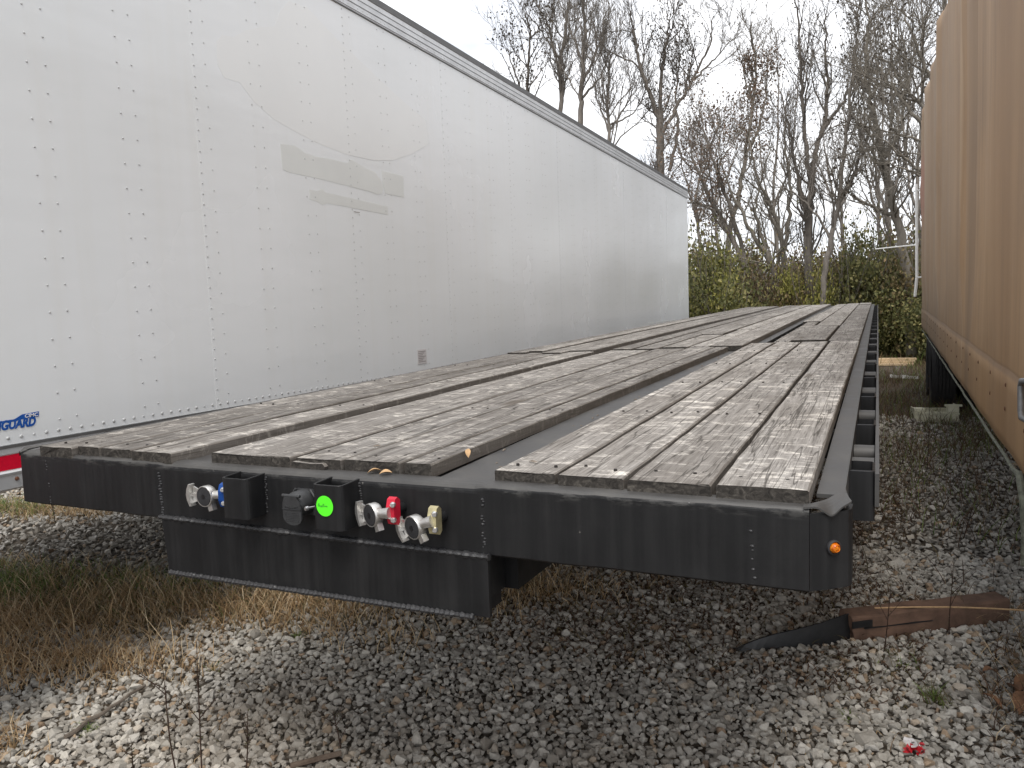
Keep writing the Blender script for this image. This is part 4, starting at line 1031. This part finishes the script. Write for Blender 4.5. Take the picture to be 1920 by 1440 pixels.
# pale lumber at the far end
pl = ground_at(1636, 688)
for k in range(3):
    b = MB(); b.box(0, .75, 0, .14, 0, .045, bev=.004); o = b.build('lumber_board', M_LUMBER)
    o.location = (pl.x+.03*k, pl.y+.05*k, gz(pl.x, pl.y)+.02+.09*k); o.rotation_euler = (.05*(k-1), 0, .06*k)
    if k: pass
    tag(o, ['bottom', 'middle', 'top'][k] + ' pale board of the small lumber pile by the green bushes', 'board', 'boards of the pale lumber pile')
for o in [q for q in COL.objects if q.name.startswith('lumber_board')]: o.location.z = gz(pl.x, pl.y) + .015 + .047*['lumber_board', 'lumber_board.001', 'lumber_board.002'].index(o.name); o.rotation_euler.x = 0
# white plastic scrap
ps = ground_at(1668, 709); b = MB(); rings = []
pe = ground_at(1722, 712)
for i in range(16):
    t = i/15; p = ps.lerp(pe, t); h = .03+.03*abs(noise.noise(Vector((t*9, 0, 3)))); rings.append([(p.x, p.y-.02, GZ+.01), (p.x, p.y+.02*math.sin(i), GZ+h+.03), (p.x, p.y+.05, GZ+.02)])
b.rings(rings); tag(b.build('plastic_scrap', M_SCRAP), 'crumpled strip of white plastic in the weeds beyond the crate', 'plastic scrap')
# red wrapper
pw = ground_at(1711, 1416); b = MB()
for k in range(16):
    c = Vector((jit(.032), jit(.024), .024+jit(.014))); M = Matrix.Translation(c) @ Matrix.Rotation(random.random()*6, 4, 'Z') @ Matrix.Rotation(jit(1.2), 4, 'X')
    s = random.uniform(.008, .015); g = [[M @ Vector((x*s, y*s*.8, .011*noise.noise(Vector((x*1.7+k*3.1, y*1.9, 0.4))))) for x in (-1, 0, 1)] for y in (-1, 0, 1)]
    vs = [p for r in g for p in r]; b.add(vs, [(0, 1, 4, 3), (1, 2, 5, 4), (3, 4, 7, 6), (4, 5, 8, 7)], 0 if k % 3 else 1)
o = b.build('candy_wrapper', [M_WRAP_R, M_WRAP_W]); o.location = (pw.x, pw.y, GZ+.01); tag(o, 'crumpled red and white wrapper on gravel at the lower right', 'wrapper')
# loose leaves
def leaf(loc, rz, L, mat, label, tilt=.3, parent=None):
    b = MB(); n = 7; vs = []
    for i in range(n):
        t = i/(n-1); w = .22*L*math.sin(PI*min(1, t*1.02))**.8 + .0005; z = L*.14*math.sin(PI*t)
        vs += [(-w, L*t, z+w*.5), (0, L*t, z), (w, L*t, z+w*.35)]
    fs = []
    for i in range(n-1): fs += [(3*i, 3*i+1, 3*i+4, 3*i+3), (3*i+1, 3*i+2, 3*i+5, 3*i+4)]
    k = len(vs); vs2 = [(x, y, z-.0006) for x, y, z in vs]; b.add(vs + vs2, fs + [tuple(q+k for q in f[::-1]) for f in fs], smooth=True)
    o = b.build('fallen_leaf', mat); o.location = loc; o.rotation_euler = (tilt, jit(.2), rz); return tag(o, label, 'leaf', 'fallen leaves')
def FW(p): return FR @ Vector(p)
leaf(FW((-1.022, .020, .004)), -.9, .036, M_DRYLEAF, 'tan leaf on the front beam edge, near the second square socket', .1)
leaf(FW((-.985, .018, .004)), -1.1, .032, M_DRYLEAF, 'tan leaf on the front beam edge, farther from the square sockets', .1)
leaf(FW((-.835, .20, .020)), .4, .03, M_DRYLEAF, 'tan leaf stuck on a plank side by the steel strip', .7)
for k, (u, v, L) in enumerate([(1893, 1286, .10), (1905, 1300, .12), (1870, 1262, .09), (1880, 1330, .09), (1912, 1340, .13)]):
    p = ground_at(u, v, .02); leaf(p, random.random()*6, L, M_BROWNLEAF, ['curled brown leaf with pale tip below the brown trailer edge', 'broad brown leaf lying in the weeds by the trailer foot', 'small brown leaf between stones next to the timber', 'brown leaf lying flat on gravel in front of the weeds', 'large tan brown leaf at the lower right picture edge'][k])

# upright weeds in the gravel
M_WSTEM = mat_blades('weed_stem', [(0, (.05, .03, .025)), (1, (.09, .055, .04))]); M_WLEAF = mat_blades('weed_leaf', [(0, (.06, .045, .03)), (.5, (.10, .075, .05)), (1, (.11, .11, .05))])
def weed(u, v, top_u, top_v, label, fork=2, leafy=1.0):
    base = ground_at(u, v); D = (Vector(CAM)-base); dep = (np.array(base)-CAM) @ AX_F; tip = Vector(at(top_u, top_v, dep-.05))
    root = empty('dead_weed', base); tag(root, label, 'weed', 'upright weeds in the gravel')
    st = MB(); lf = MB()
    def stem(a, c, r, lv):
        n = 10; side = Vector((jit(1), jit(1), 0))*.012*(c-a).length; pts = [a.lerp(c, i/n) + side*math.sin(i/n*5) for i in range(n+1)]
        st.tube(pts, [r*(1-.7*i/n) for i in range(n+1)], 5)
        for i in range(int(26*leafy*(c-a).length/.35)):
            t = random.uniform(.25, 1); p = a.lerp(c, t) + side*math.sin(t*5); d = Vector((jit(1), jit(1), random.uniform(-.2, .8))).normalized()*random.uniform(.006, .02); s = d.cross(Vector((jit(1), jit(1), jit(1)))).normalized()*.0028
            lf.add([p, p+d*.5+s, p+d, p+d*.5-s], [(0, 1, 2, 3)])
        if lv > 0:
            for k in range(fork + 2*lv):
                t = random.uniform(.3, .85); p = a.lerp(c, t) + side*math.sin(t*5); d = (c-a).normalized()*.75 + Vector((jit(.7), jit(.7), 0)); stem(p, p + d*(c-a).length*random.uniform(.22, .42), r*.55, lv-1)
    stem(Vector((0, 0, -.02)), tip-base, .0034, 1)
    st.build('stem', M_WSTEM, root); lf.build('leaves', M_WLEAF, root)
weed(332, 1452, 298, 1226, 'thin dark weed with side sprigs, second from the left at the bottom')
weed(378, 1452, 368, 1200, 'tallest dark weed standing in bright gravel at the bottom left')
weed(460, 1440, 466, 1330, 'low dark weed between the tall weeds and the flatbed', 3)
weed(640, 1410, 625, 1330, 'low weed standing in gravel below the black apron', 3)
weed(250, 1448, 246, 1395, 'shortest dark weed beside the dry grass clump', 2)
weed(1738, 880, 1745, 700, 'thin upright weed in front of the cream crate', 1, .6)
weed(1805, 1010, 1830, 930, 'slanting dark weed on the gravel right of the stake pockets', 1, .3)
weed(1655, 1230, 1672, 1100, 'thin weed standing in front of the timber beam', 1, .5)
weed(1780, 1195, 1786, 1060, 'dark weed rising behind the right half of the timber', 2, .7)
weed(105, 985, 96, 935, 'bushy grey green weed under the box trailer', 4, 2)
# grass tufts in the gravel
def tuft(u, v, n, h, mats, label, spread=.05):
    p = ground_at(u, v); x = p.x + rng.normal(0, spread*.35, n); y = p.y + rng.normal(0, spread*.35, n)
    o = blades('grass_tuft', x, y, rng.uniform(.5, 1.2, n)*h, .0018, 1.6, mats, rng.integers(0, len(mats), n), label, 'grass tuft', droop=1.2); o['kind'] = 'thing'; o['group'] = 'grass tufts in the gravel'
tuft(1752, 1318, 90, .13, [M_OLIVE, M_GREEN], 'spreading olive grass tuft in gravel in front of the timber', .07)
tuft(1690, 1250, 60, .08, [M_OLIVE, M_GREEN], 'low green tuft just in front of the timber beam', .12)
tuft(1595, 1350, 40, .06, [M_GREEN], 'small dark green tuft alone in gravel at lower right', .04)
tuft(560, 1195, 60, .05, [M_GREEN], 'flat green sprout in gravel below the black apron', .05)
tuft(165, 1370, 40, .07, [M_GREEN], 'bright green sprout beside the thin grey stick', .06)
tuft(400, 1255, 50, .06, [M_GREEN, M_DRY], 'green sprout behind the tallest dark weed', .05)

# ------------------------------------------------------------------ TREES, SHRUBS, HILL
M_BARK1 = mat_bark('grey_bark', (.12, .107, .093), (.235, .21, .185)); M_BARK2 = mat_bark('pale_bark', (.12, .108, .09), (.25, .225, .19)); M_BARK3 = mat_bark('dark_bark', (.075, .066, .058), (.17, .15, .13))
M_DEADLEAF = mat_leaf('dead_tree_leaf', [(0, (.07, .048, .035)), (.5, (.145, .095, .065)), (1, (.23, .16, .11))])
M_DARKLEAF = mat_leaf('dark_vine_leaf', [(0, (.045, .038, .03)), (1, (.11, .088, .065))])
class Tubes:
    def __init__(self): self.V = []; self.F = []; self.n = 0
    def tube(self, pts, rad, k):
        m_ = len(pts); pts = np.asarray(pts); T = np.gradient(pts, axis=0); T /= np.linalg.norm(T, axis=1)[:, None]+1e-9
        a = np.cross(T, np.array([.31, .87, .38])); a /= np.linalg.norm(a, axis=1)[:, None]+1e-9; b_ = np.cross(T, a)
        q = 2*PI*np.arange(k)/k; ring = a[:, None]*np.cos(q)[None, :, None] + b_[:, None]*np.sin(q)[None, :, None]
        V = pts[:, None] + ring*np.asarray(rad)[:, None, None]; self.V.append(V.reshape(-1, 3))
        i, j = np.meshgrid(np.arange(m_-1), np.arange(k), indexing='ij'); j2 = (j+1) % k
        F = np.stack([i*k+j, i*k+j2, (i+1)*k+j2, (i+1)*k+j], -1).reshape(-1, 4) + self.n; self.F.append(F); self.n += m_*k
    def build(self, name, mat, parent): return big_mesh(name, np.concatenate(self.V), np.concatenate(self.F), mat, parent, smooth=True)
def unit(v): return v/(np.linalg.norm(v)+1e-9)
def tree(limbs, label, bark, levels=3, dens=1.0, leaf_n=0, leaf_mat=None, leaf_box=None, seed=0, twig=.006, up=.45, leafs=.06, blen=1.0, hang=.6):
    """limbs: [(points, r0, r1)]; side branches and twigs grow from every limb"""
    r = np.random.default_rng(seed); base = np.asarray(limbs[0][0][0], float); root = empty('bare_tree', base); tag(root, label, 'tree', 'bare trees behind the trailers')
    trunk, crown = Tubes(), Tubes(); tips = []
    def smooth(P, n):
        P = np.asarray(P, float); t = np.linspace(0, 1, len(P)); s = np.linspace(0, 1, n)
        Q = np.stack([np.interp(s, t, P[:, c]) for c in range(3)], 1)
        for _ in range(2): Q[1:-1] = (Q[:-2]+2*Q[1:-1]+Q[2:])/4
        return Q
    def grow(Q, r0, r1, lv):
        L = np.linalg.norm(np.diff(Q, axis=0), axis=1).sum(); n = len(Q)
        count = int(dens*{3: 3 + L*1.8, 2: 2 + L*3.4, 1: 2 + L*5.6}[lv]) if lv else 0
        for c in range(count):
            t = r.uniform(.28 if lv == levels else .12, .98); i = min(n-2, int(t*(n-1))); p = Q[i]+(Q[i+1]-Q[i])*(t*(n-1)-i); d = unit(Q[i+1]-Q[i])
            side = r.normal(size=3); side -= d*side.dot(d); side = unit(side); ang = r.uniform(.45, 1.0)
            nd = unit(d*math.cos(ang) + side*math.sin(ang) + np.array([0, 0, up*.5])); rl = (r0+(r1-r0)*t)
            ln = blen*{3: r.uniform(.9, 2.1)*(1.15-t*.55), 2: r.uniform(.5, 1.25), 1: r.uniform(.22, .6)}[lv]*min(1.0, .5+L*.25)
            k = {3: 9, 2: 6, 1: 4}[lv]; pts = [p]; dd = nd
            for s_ in range(k): dd = unit(dd + r.normal(size=3)*.16 + np.array([0, 0, up*.16])); pts.append(pts[-1]+dd*ln/k)
            pts = np.array(pts); br = max(twig*(.85 if lv > 1 else .7), min(rl*.55, {3: .028, 2: .014, 1: .008}[lv])); rad = np.linspace(br, max(twig*.6, br*.35), k+1)
            crown.tube(pts-base, rad, {3: 5, 2: 4, 1: 3}[lv]); tips.append(pts[-1]); tips.append(pts[len(pts)//2])
            if lv > 1: grow(pts, br, br*.4, lv-1)
    for P, r0, r1 in limbs:
        Q = smooth(P, max(8, 5*len(P))); Q[1:-1] += r.normal(size=(len(Q)-2, 3))*.02
        trunk.tube(Q-base, np.linspace(r0, r1, len(Q)), 8); grow(Q, r0, r1, levels)
    trunk.build('trunk', bark, root); crown.build('crown', bark, root)
    if leaf_n and tips:
        leaf_n = int(leaf_n*1.7)
        T = np.array(tips)
        if leaf_box is not None:
            cx, cr = np.asarray(leaf_box[0]), leaf_box[1]; dd = np.linalg.norm((T-cx)/np.asarray(cr), axis=1); T = T[dd < 1.0]
        if len(T):
            P = T[r.integers(0, len(T), leaf_n)] + r.normal(size=(leaf_n, 3))*.12 - base
            leaf_cloud('dead_leaves', P, leafs, leaf_mat, root, r, hang)
    return root
def leaf_cloud(name, P, size, mat, parent, r, hang=0.3):
    n = len(P); d = r.normal(size=(n, 3)); d[:, 2] -= hang*1.5; d /= np.linalg.norm(d, axis=1)[:, None]; s = np.cross(d, r.normal(size=(n, 3))); s /= np.linalg.norm(s, axis=1)[:, None]+1e-9
    L = size*r.uniform(.55, 1.25, n)[:, None]; nn = np.cross(d, s)
    V = np.stack([P, P+d*L*.5+s*L*.33+nn*L*.06, P+d*L, P+d*L*.5-s*L*.33+nn*L*.06], 1).reshape(-1, 3)
    F = np.arange(4*n).reshape(n, 4)
    return big_mesh(name, V, F, mat, parent)
def gp(u, D):                                              # ground spot under picture column u at depth D
    p = at(u, 540, D); p = np.array([p[0], p[1], gz(p[0], p[1])-.05]); return p
def P(u, v, D): return at(u, v, D)
A = at
# behind the box trailer, far left to right
D = 24
tree([([gp(985, D), A(985, 300, D), A(988, 200, D), A(990, 130, D), A(995, 60, D-.3), A(985, 25, D-.3)], .07, .02), ([A(988, 200, D), A(960, 120, D), A(950, 90, D)], .03, .012), ([A(995, 70, D-.3), A(1020, 50, D), A(1030, 70, D)], .02, .01)], 'thin tree with clustered dead leaves, leftmost above the box trailer', M_BARK3, 3, .75, 500, M_DARKLEAF, (A(985, 80, D), (1.2, 1.2, 1.6)), 1, .007, .4, 0.086)
D = 25
tree([([gp(1062, D), A(1055, 300, D), A(1052, 180, D), A(1050, 120, D), A(1062, 50, D), A(1068, 0, D), A(1072, -60, D)], .10, .02), ([A(1054, 180, D), A(1040, 90, D), A(1025, 40, D), A(1022, 10, D)], .045, .012), ([A(1050, 110, D), A(1018, 60, D), A(985, 22, D)], .035, .012)], 'slender bare tree over the box trailer roof, beside the leafy thin one', M_BARK1, 3, 1.0, 0, seed=2, twig=.007, up=.7)
D = 23.5
tree([([gp(1085, D), A(1086, 300, D), A(1090, 200, D), A(1093, 130, D), A(1098, 60, D), A(1092, 0, D), A(1096, -50, D)], .11, .02), ([A(1092, 155, D), A(1115, 110, D), A(1130, 60, D), A(1135, 35, D)], .05, .014), ([A(1090, 185, D), A(1125, 145, D), A(1150, 85, D)], .045, .012), ([A(1092, 120, D), A(1070, 60, D), A(1060, 20, D)], .04, .012)], 'bushy bare tree with upswept limbs over the box trailer roof', M_BARK1, 3, 1.05, 0, seed=3, twig=.007, up=.75)
D = 22.5
tree([([gp(1145, D), A(1143, 330, D), A(1142, 250, D), A(1138, 180, D), A(1142, 120, D), A(1148, 90, D)], .07, .015), ([A(1142, 245, D), A(1175, 195, D), A(1195, 150, D)], .035, .01), ([A(1142, 250, D), A(1120, 190, D), A(1110, 130, D)], .03, .01), ([A(1143, 235, D), A(1185, 215, D), A(1215, 170, D)], .03, .01)], 'low bare tree with fanned branches peeping over the box trailer', M_BARK1, 3, 1.1, 0, seed=4, twig=.007, up=.6)
D = 22
tree([([gp(1245, D), A(1242, 420, D), A(1240, 330, D), A(1238, 240, D), A(1236, 205, D)], .13, .10), ([A(1238, 230, D), A(1215, 170, D), A(1200, 120, D), A(1190, 70, D), A(1182, 20, D)], .075, .018), ([A(1237, 210, D), A(1240, 150, D), A(1246, 95, D), A(1255, 50, D), A(1250, 20, D)], .06, .014), ([A(1240, 250, D), A(1270, 200, D), A(1305, 140, D), A(1330, 85, D), A(1338, 30, D)], .06, .014), ([A(1300, 150, D), A(1340, 110, D), A(1380, 70, D)], .035, .01), ([A(1255, 320, D), A(1272, 240, D), A(1268, 180, D), A(1275, 100, D)], .055, .014)], 'tall forked dark tree rising just beyond the box trailer end', M_BARK3, 3, .95, 900, M_DARKLEAF, (A(1250, 110, D), (1.1, 1.5, 1.6)), 5, .007, .6, 0.066)
# right of the box trailer
D = 21
tree([([gp(1380, D), A(1372, 520, D), A(1365, 440, D), A(1385, 370, D), A(1398, 290, D), A(1412, 200, D), A(1418, 120, D), A(1410, 40, D)], .10, .016), ([A(1398, 290, D), A(1425, 235, D), A(1440, 160, D), A(1438, 90, D)], .04, .012), ([A(1412, 200, D), A(1395, 140, D), A(1388, 80, D)], .03, .01)], 'pale trunked tree with hanging brown leaves right of the box trailer', M_BARK2, 3, .85, 1500, M_DEADLEAF, (A(1400, 265, D), (3.4, 3.0, 2.3)), 6, .007, .35, 0.073)
D = 19.5
tree([([gp(1420, D), A(1400, 500, D), A(1360, 420, D), A(1325, 360, D), A(1300, 300, D), A(1290, 250, D)], .085, .014), ([A(1400, 500, D), A(1375, 400, D), A(1340, 310, D), A(1320, 240, D), A(1310, 200, D)], .06, .012), ([A(1350, 405, D), A(1320, 385, D), A(1296, 372, D)], .03, .01)], 'leaning tree with brown leaves against the box trailer end', M_BARK1, 3, .9, 1300, M_DEADLEAF, (A(1330, 290, D), (2.6, 2.4, 2.2)), 7, .007, .3, 0.066)
D = 19
tree([([gp(1470, D), A(1462, 540, D), A(1440, 480, D), A(1400, 420, D), A(1370, 360, D), A(1350, 300, D)], .09, .014), ([A(1462, 540, D), A(1470, 470, D), A(1455, 410, D), A(1430, 360, D), A(1410, 300, D), A(1405, 240, D)], .08, .012), ([A(1472, 470, D), A(1482, 400, D), A(1480, 330, D), A(1470, 260, D), A(1475, 190, D)], .06, .012), ([A(1440, 480, D), A(1415, 400, D), A(1425, 340, D), A(1445, 280, D)], .045, .01)], 'many stemmed tree with crooked limbs left of the straight dark trunk', M_BARK2, 3, .8, 500, M_DEADLEAF, (A(1420, 250, D), (2.0, 1.6, 1.2)), 8, .007, .35, 0.059)
D = 17.5
tree([([gp(1520, D), A(1517, 520, D), A(1515, 450, D), A(1518, 390, D), A(1522, 340, D)], .115, .085), ([A(1516, 400, D), A(1500, 360, D), A(1488, 290, D), A(1478, 230, D), A(1462, 170, D)], .05, .012), ([A(1521, 345, D), A(1526, 290, D), A(1545, 240, D), A(1552, 170, D), A(1548, 100, D), A(1550, 30, D)], .07, .015), ([A(1521, 350, D), A(1512, 290, D), A(1506, 210, D), A(1502, 130, D), A(1498, 50, D), A(1490, -20, D)], .06, .014), ([A(1545, 240, D), A(1585, 190, D), A(1610, 130, D), A(1625, 60, D)], .045, .012)], 'straight dark trunk dividing into tall limbs behind the flatbed rear', M_BARK3, 3, .95, 350, M_DARKLEAF, (A(1540, 120, D), (2.2, 1.6, 2.0)), 9, .006, .65, 0.053)
D = 16.5
tree([([gp(1540, D), A(1545, 520, D), A(1558, 450, D), A(1572, 380, D), A(1580, 300, D), A(1592, 220, D), A(1600, 130, D), A(1608, 40, D), A(1612, -30, D)], .07, .014), ([A(1572, 380, D), A(1600, 330, D), A(1622, 270, D), A(1640, 190, D), A(1650, 100, D)], .045, .012), ([A(1560, 450, D), A(1530, 400, D), A(1500, 370, D), A(1470, 350, D)], .03, .01)], 'slender tree leaning right beside the straight dark trunk', M_BARK1, 3, .95, 300, M_DARKLEAF, (A(1600, 100, D), (1.6, 1.4, 2.0)), 10, .006, .6, .07)
D = 16
tree([([gp(1712, D), A(1705, 520, D), A(1690, 440, D), A(1672, 380, D), A(1655, 300, D), A(1640, 230, D), A(1622, 150, D), A(1628, 60, D), A(1622, -20, D)], .12, .016), ([A(1676, 400, D), A(1650, 395, D), A(1618, 380, D), A(1595, 365, D)], .05, .014), ([A(1655, 300, D), A(1690, 240, D), A(1700, 160, D), A(1690, 70, D)], .05, .012)], 'brown leaning tree close to the end of the tarp trailer', M_BARK2, 3, .9, 500, M_DARKLEAF, (A(1640, 180, D), (1.8, 1.5, 2.4)), 11, .006, .45, .08)
D = 15
tree([([gp(1800, D), A(1795, 400, D), A(1790, 250, D), A(1780, 120, D), A(1770, -40, D)], .13, .03), ([A(1793, 330, D), A(1740, 250, D), A(1690, 190, D), A(1660, 150, D), A(1640, 110, D)], .05, .012), ([A(1793, 300, D), A(1740, 210, D), A(1700, 170, D), A(1670, 120, D), A(1640, 100, D)], .045, .012), ([A(1790, 250, D), A(1740, 130, D), A(1710, 70, D), A(1690, 10, D)], .05, .012), ([A(1795, 400, D), A(1740, 330, D), A(1700, 300, D), A(1640, 250, D)], .045, .012), ([A(1794, 360, D), A(1740, 262, D), A(1690, 255, D), A(1630, 235, D)], .04, .01), ([A(1794, 420, D), A(1740, 330, D), A(1700, 318, D), A(1660, 305, D)], .035, .01)], 'arching branched tree mostly hidden by the tarp trailer', M_BARK2, 3, 1.0, 60, M_DARKLEAF, (A(1730, 80, D), (1.0, 1.0, 1.0)), 12, .006, .25, 0.066)
for k, (u, D, tv) in enumerate([(1310, 30, 200), (1455, 29, 60), (1580, 27, 150), (1650, 28, 60), (1345, 34, 230), (930, 31, 140), (1668, 21, -20), (1725, 20, -60)]):
    tree([([gp(u, D), A(u+4, 480, D), A(u-6, 380, D), A(u+6, (380+tv)/2, D), A(u, tv, D)], .09, .012), ([A(u-5, 390, D), A(u+30, 300, D), A(u+45, tv+40, D)], .05, .012), ([A(u-2, 420, D), A(u-28, 320, D), A(u-45, tv+60, D)], .045, .012)],
         ['thin grey tree far behind the leafy leaning tree', 'tall pale tree far behind the crooked many stemmed tree', 'thin tree standing far behind the straight dark trunk', 'tall thin tree far behind the leaning brown tree', 'distant small tree behind the pale leafy trunk', 'distant tree farthest left above the box trailer roof', 'upright bare tree behind the leaning brown tree', 'tall bare tree half hidden by the tarp trailer rear edge'][k], M_BARK1, 3, .8, 500 if k in (0, 4) else 0, M_DEADLEAF, None, 40+k, .008, .6, .1)

# shrubs: four leafy bodies, copied
M_LG = [mat_leaf('green_leaf', [(0, (.065, .072, .03)), (.35, (.12, .125, .048)), (.75, (.19, .185, .07)), (1, (.32, .28, .12))]),
        mat_leaf('olive_leaf', [(0, (.08, .068, .034)), (.5, (.155, .125, .06)), (.85, (.23, .175, .085)), (1, (.33, .23, .12))]),
        mat_leaf('yellow_green_leaf', [(0, (.10, .11, .03)), (.5, (.22, .22, .055)), (1, (.42, .38, .11))]),
        mat_leaf('brown_bush_leaf', [(0, (.075, .055, .035)), (.5, (.14, .105, .065)), (1, (.22, .165, .10))])]
protos = {}
def shrub_proto(kind, seed):
    r = np.random.default_rng(seed); n = 8200 if kind in (0, 2) else 5600; C = []
    K = 24
    for k in range(K):
        c = np.array([r.uniform(-.95, .95), r.uniform(-.75, .75), 0]); c[2] = r.uniform(.12, 1.12)**.9*(1.12-.45*abs(c[0])*r.uniform(.4, 1)); q = r.uniform(.07, .26); m_ = int(n/K*(.35+q/.2)); C.append(c + r.normal(size=(m_, 3))*np.array([q, q, q*r.uniform(.6, 1.2)]))
    Pt = np.concatenate(C); Pt = Pt[Pt[:, 2] > .03]
    root = empty('shrub'); tag(root, 'shrub', 'shrub')
    leaf_cloud('foliage', Pt, .058 if kind != 3 else .05, M_LG[kind], root, r, .25)
    tb = Tubes()
    for k in range(26):
        a = np.array([r.normal()*.15, r.normal()*.15, 0]); c = np.array([r.uniform(-1.0, 1.0), r.uniform(-.8, .8), r.uniform(.9, 1.75)]); pts = np.array([a+(c-a)*t+r.normal(size=3)*.03 for t in np.linspace(0, 1, 7)]); tb.tube(pts, np.linspace(.013, .004, 7), 4)
    tb.build('stems', M_BARK1, root); return root
spots = [  # u, depth, height, width, kind, label
 (1300, 18.0, 1.9, 1.5, 2, 'yellow green shrub against the box trailer rear corner'), (1345, 17.5, 1.8, 1.5, 0, 'dark green shrub right of the box trailer rear corner'), (1335, 21, 2.3, 1.8, 1, 'olive shrub behind the shrubs at the box trailer rear'),
 (1395, 18.5, 1.7, 1.5, 3, 'brownish shrub under the leaning leafy tree'), (1440, 18.5, 1.6, 1.4, 1, 'olive shrub at the foot of the crooked many stemmed tree'), (1488, 18, 1.35, 1.2, 3, 'low brown shrub left of the straight dark trunk'),
 (1515, 17.0, 1.5, .8, 2, 'bright yellow green shrub around the straight dark trunk'), (1555, 17.5, 2.0, 1.3, 1, 'olive shrub behind the flatbed rear corner'), (1600, 17.3, 2.2, 1.5, 0, 'large green shrub behind the flatbed rear corner'),
 (1640, 18, 2.4, 1.5, 0, 'tall green shrub left of the leaning brown tree'), (1690, 17.6, 2.3, 1.4, 0, 'green shrub at the foot of the leaning brown tree'), (1668, 17.2, 1.5, 1.1, 2, 'pale yellow green shrub in front of the tall green one'),
 (1700, 16.8, 1.35, 1.1, 0, 'low green shrub beside the tarp trailer wheels'), (1655, 17.4, 1.3, 1.0, 0, 'low green shrub behind the lumber pile'), (1740, 16.5, 2.2, 1.5, 1, 'olive shrub mostly behind the tarp trailer'), (1720, 19, 3.0, 1.6, 3, 'tall brown shrub behind the tarp trailer rear'),
 (1620, 21, 2.7, 1.8, 1, 'broad olive shrub behind the tall green one'), (1560, 22, 2.2, 2.0, 3, 'brown shrub far behind the straight dark trunk'), (1480, 23, 2.0, 2.0, 1, 'olive shrub far behind the crooked tree'), (1410, 23, 2.2, 2.0, 3, 'brown shrub far behind the leaning leafy tree'),
 (1240, 19, 1.9, 1.8, 0, 'green shrub behind the box trailer, near its rear end'), (1130, 20, 1.8, 1.8, 1, 'olive shrub hidden behind the box trailer middle'), (1820, 15.5, 1.8, 1.6, 0, 'green shrub hidden behind the tarp trailer body')]
for i, (u, D, h, w, kind, lab) in enumerate(spots):
    key = (kind, i % 2)
    if key not in protos: root = protos[key] = shrub_proto(kind, 200+kind*7+i % 2)
    else: root = copy_tree(protos[key])
    g = gp(u, D); root.location = (g[0], g[1], g[2]); hh = h*(1.06 if u < 1540 else .84); root.scale = (w*.85, w*.85, hh); root.rotation_euler = (0, 0, random.random()*6.28)
    root['label'] = lab; root['group'] = 'shrubs behind the trailers'

# wooded hill far away
def hill():
    us = np.linspace(-600, 3000, 260); V = []; F = []
    for i, u in enumerate(us):
        p = at(u, 540, 1.0) - CAM; d = unit(np.array([p[0], p[1], 0])); R_ = 330
        top = 13.5 + 3.5*noise.noise(Vector((u*.004, 0, 0))) + 1.6*noise.noise(Vector((u*.03, 3, 0))) + 1.0*noise.noise(Vector((u*.13, 5, 0)))
        for k in range(8):
            t = k/7; rr = R_ + 120*t + 6*noise.noise(Vector((u*.1, t*9, 2))); z = -14 + (top+14)*math.sin(t*PI/2) + (.9*noise.noise(Vector((u*.2, t*20, 1))) if k < 7 else 0)
            q = CAM + d*rr; V.append((q[0], q[1], z))
        for k in range(7):
            if i: F.append(((i-1)*8+k, i*8+k, i*8+k+1, (i-1)*8+k+1))
    m = Mat('winter_woodland', (.16, .16, .165), .95, spec=.1); c = m.coord(); n = m.noise(c, .12, 6, .7); m.color(m.ramp(n, [(.3, (.13, .135, .145)), (.7, (.225, .225, .23))]))
    tag(big_mesh('hill', V, F, m.m, smooth=False), kind='structure')
hill()
bpy.context.view_layer.update()
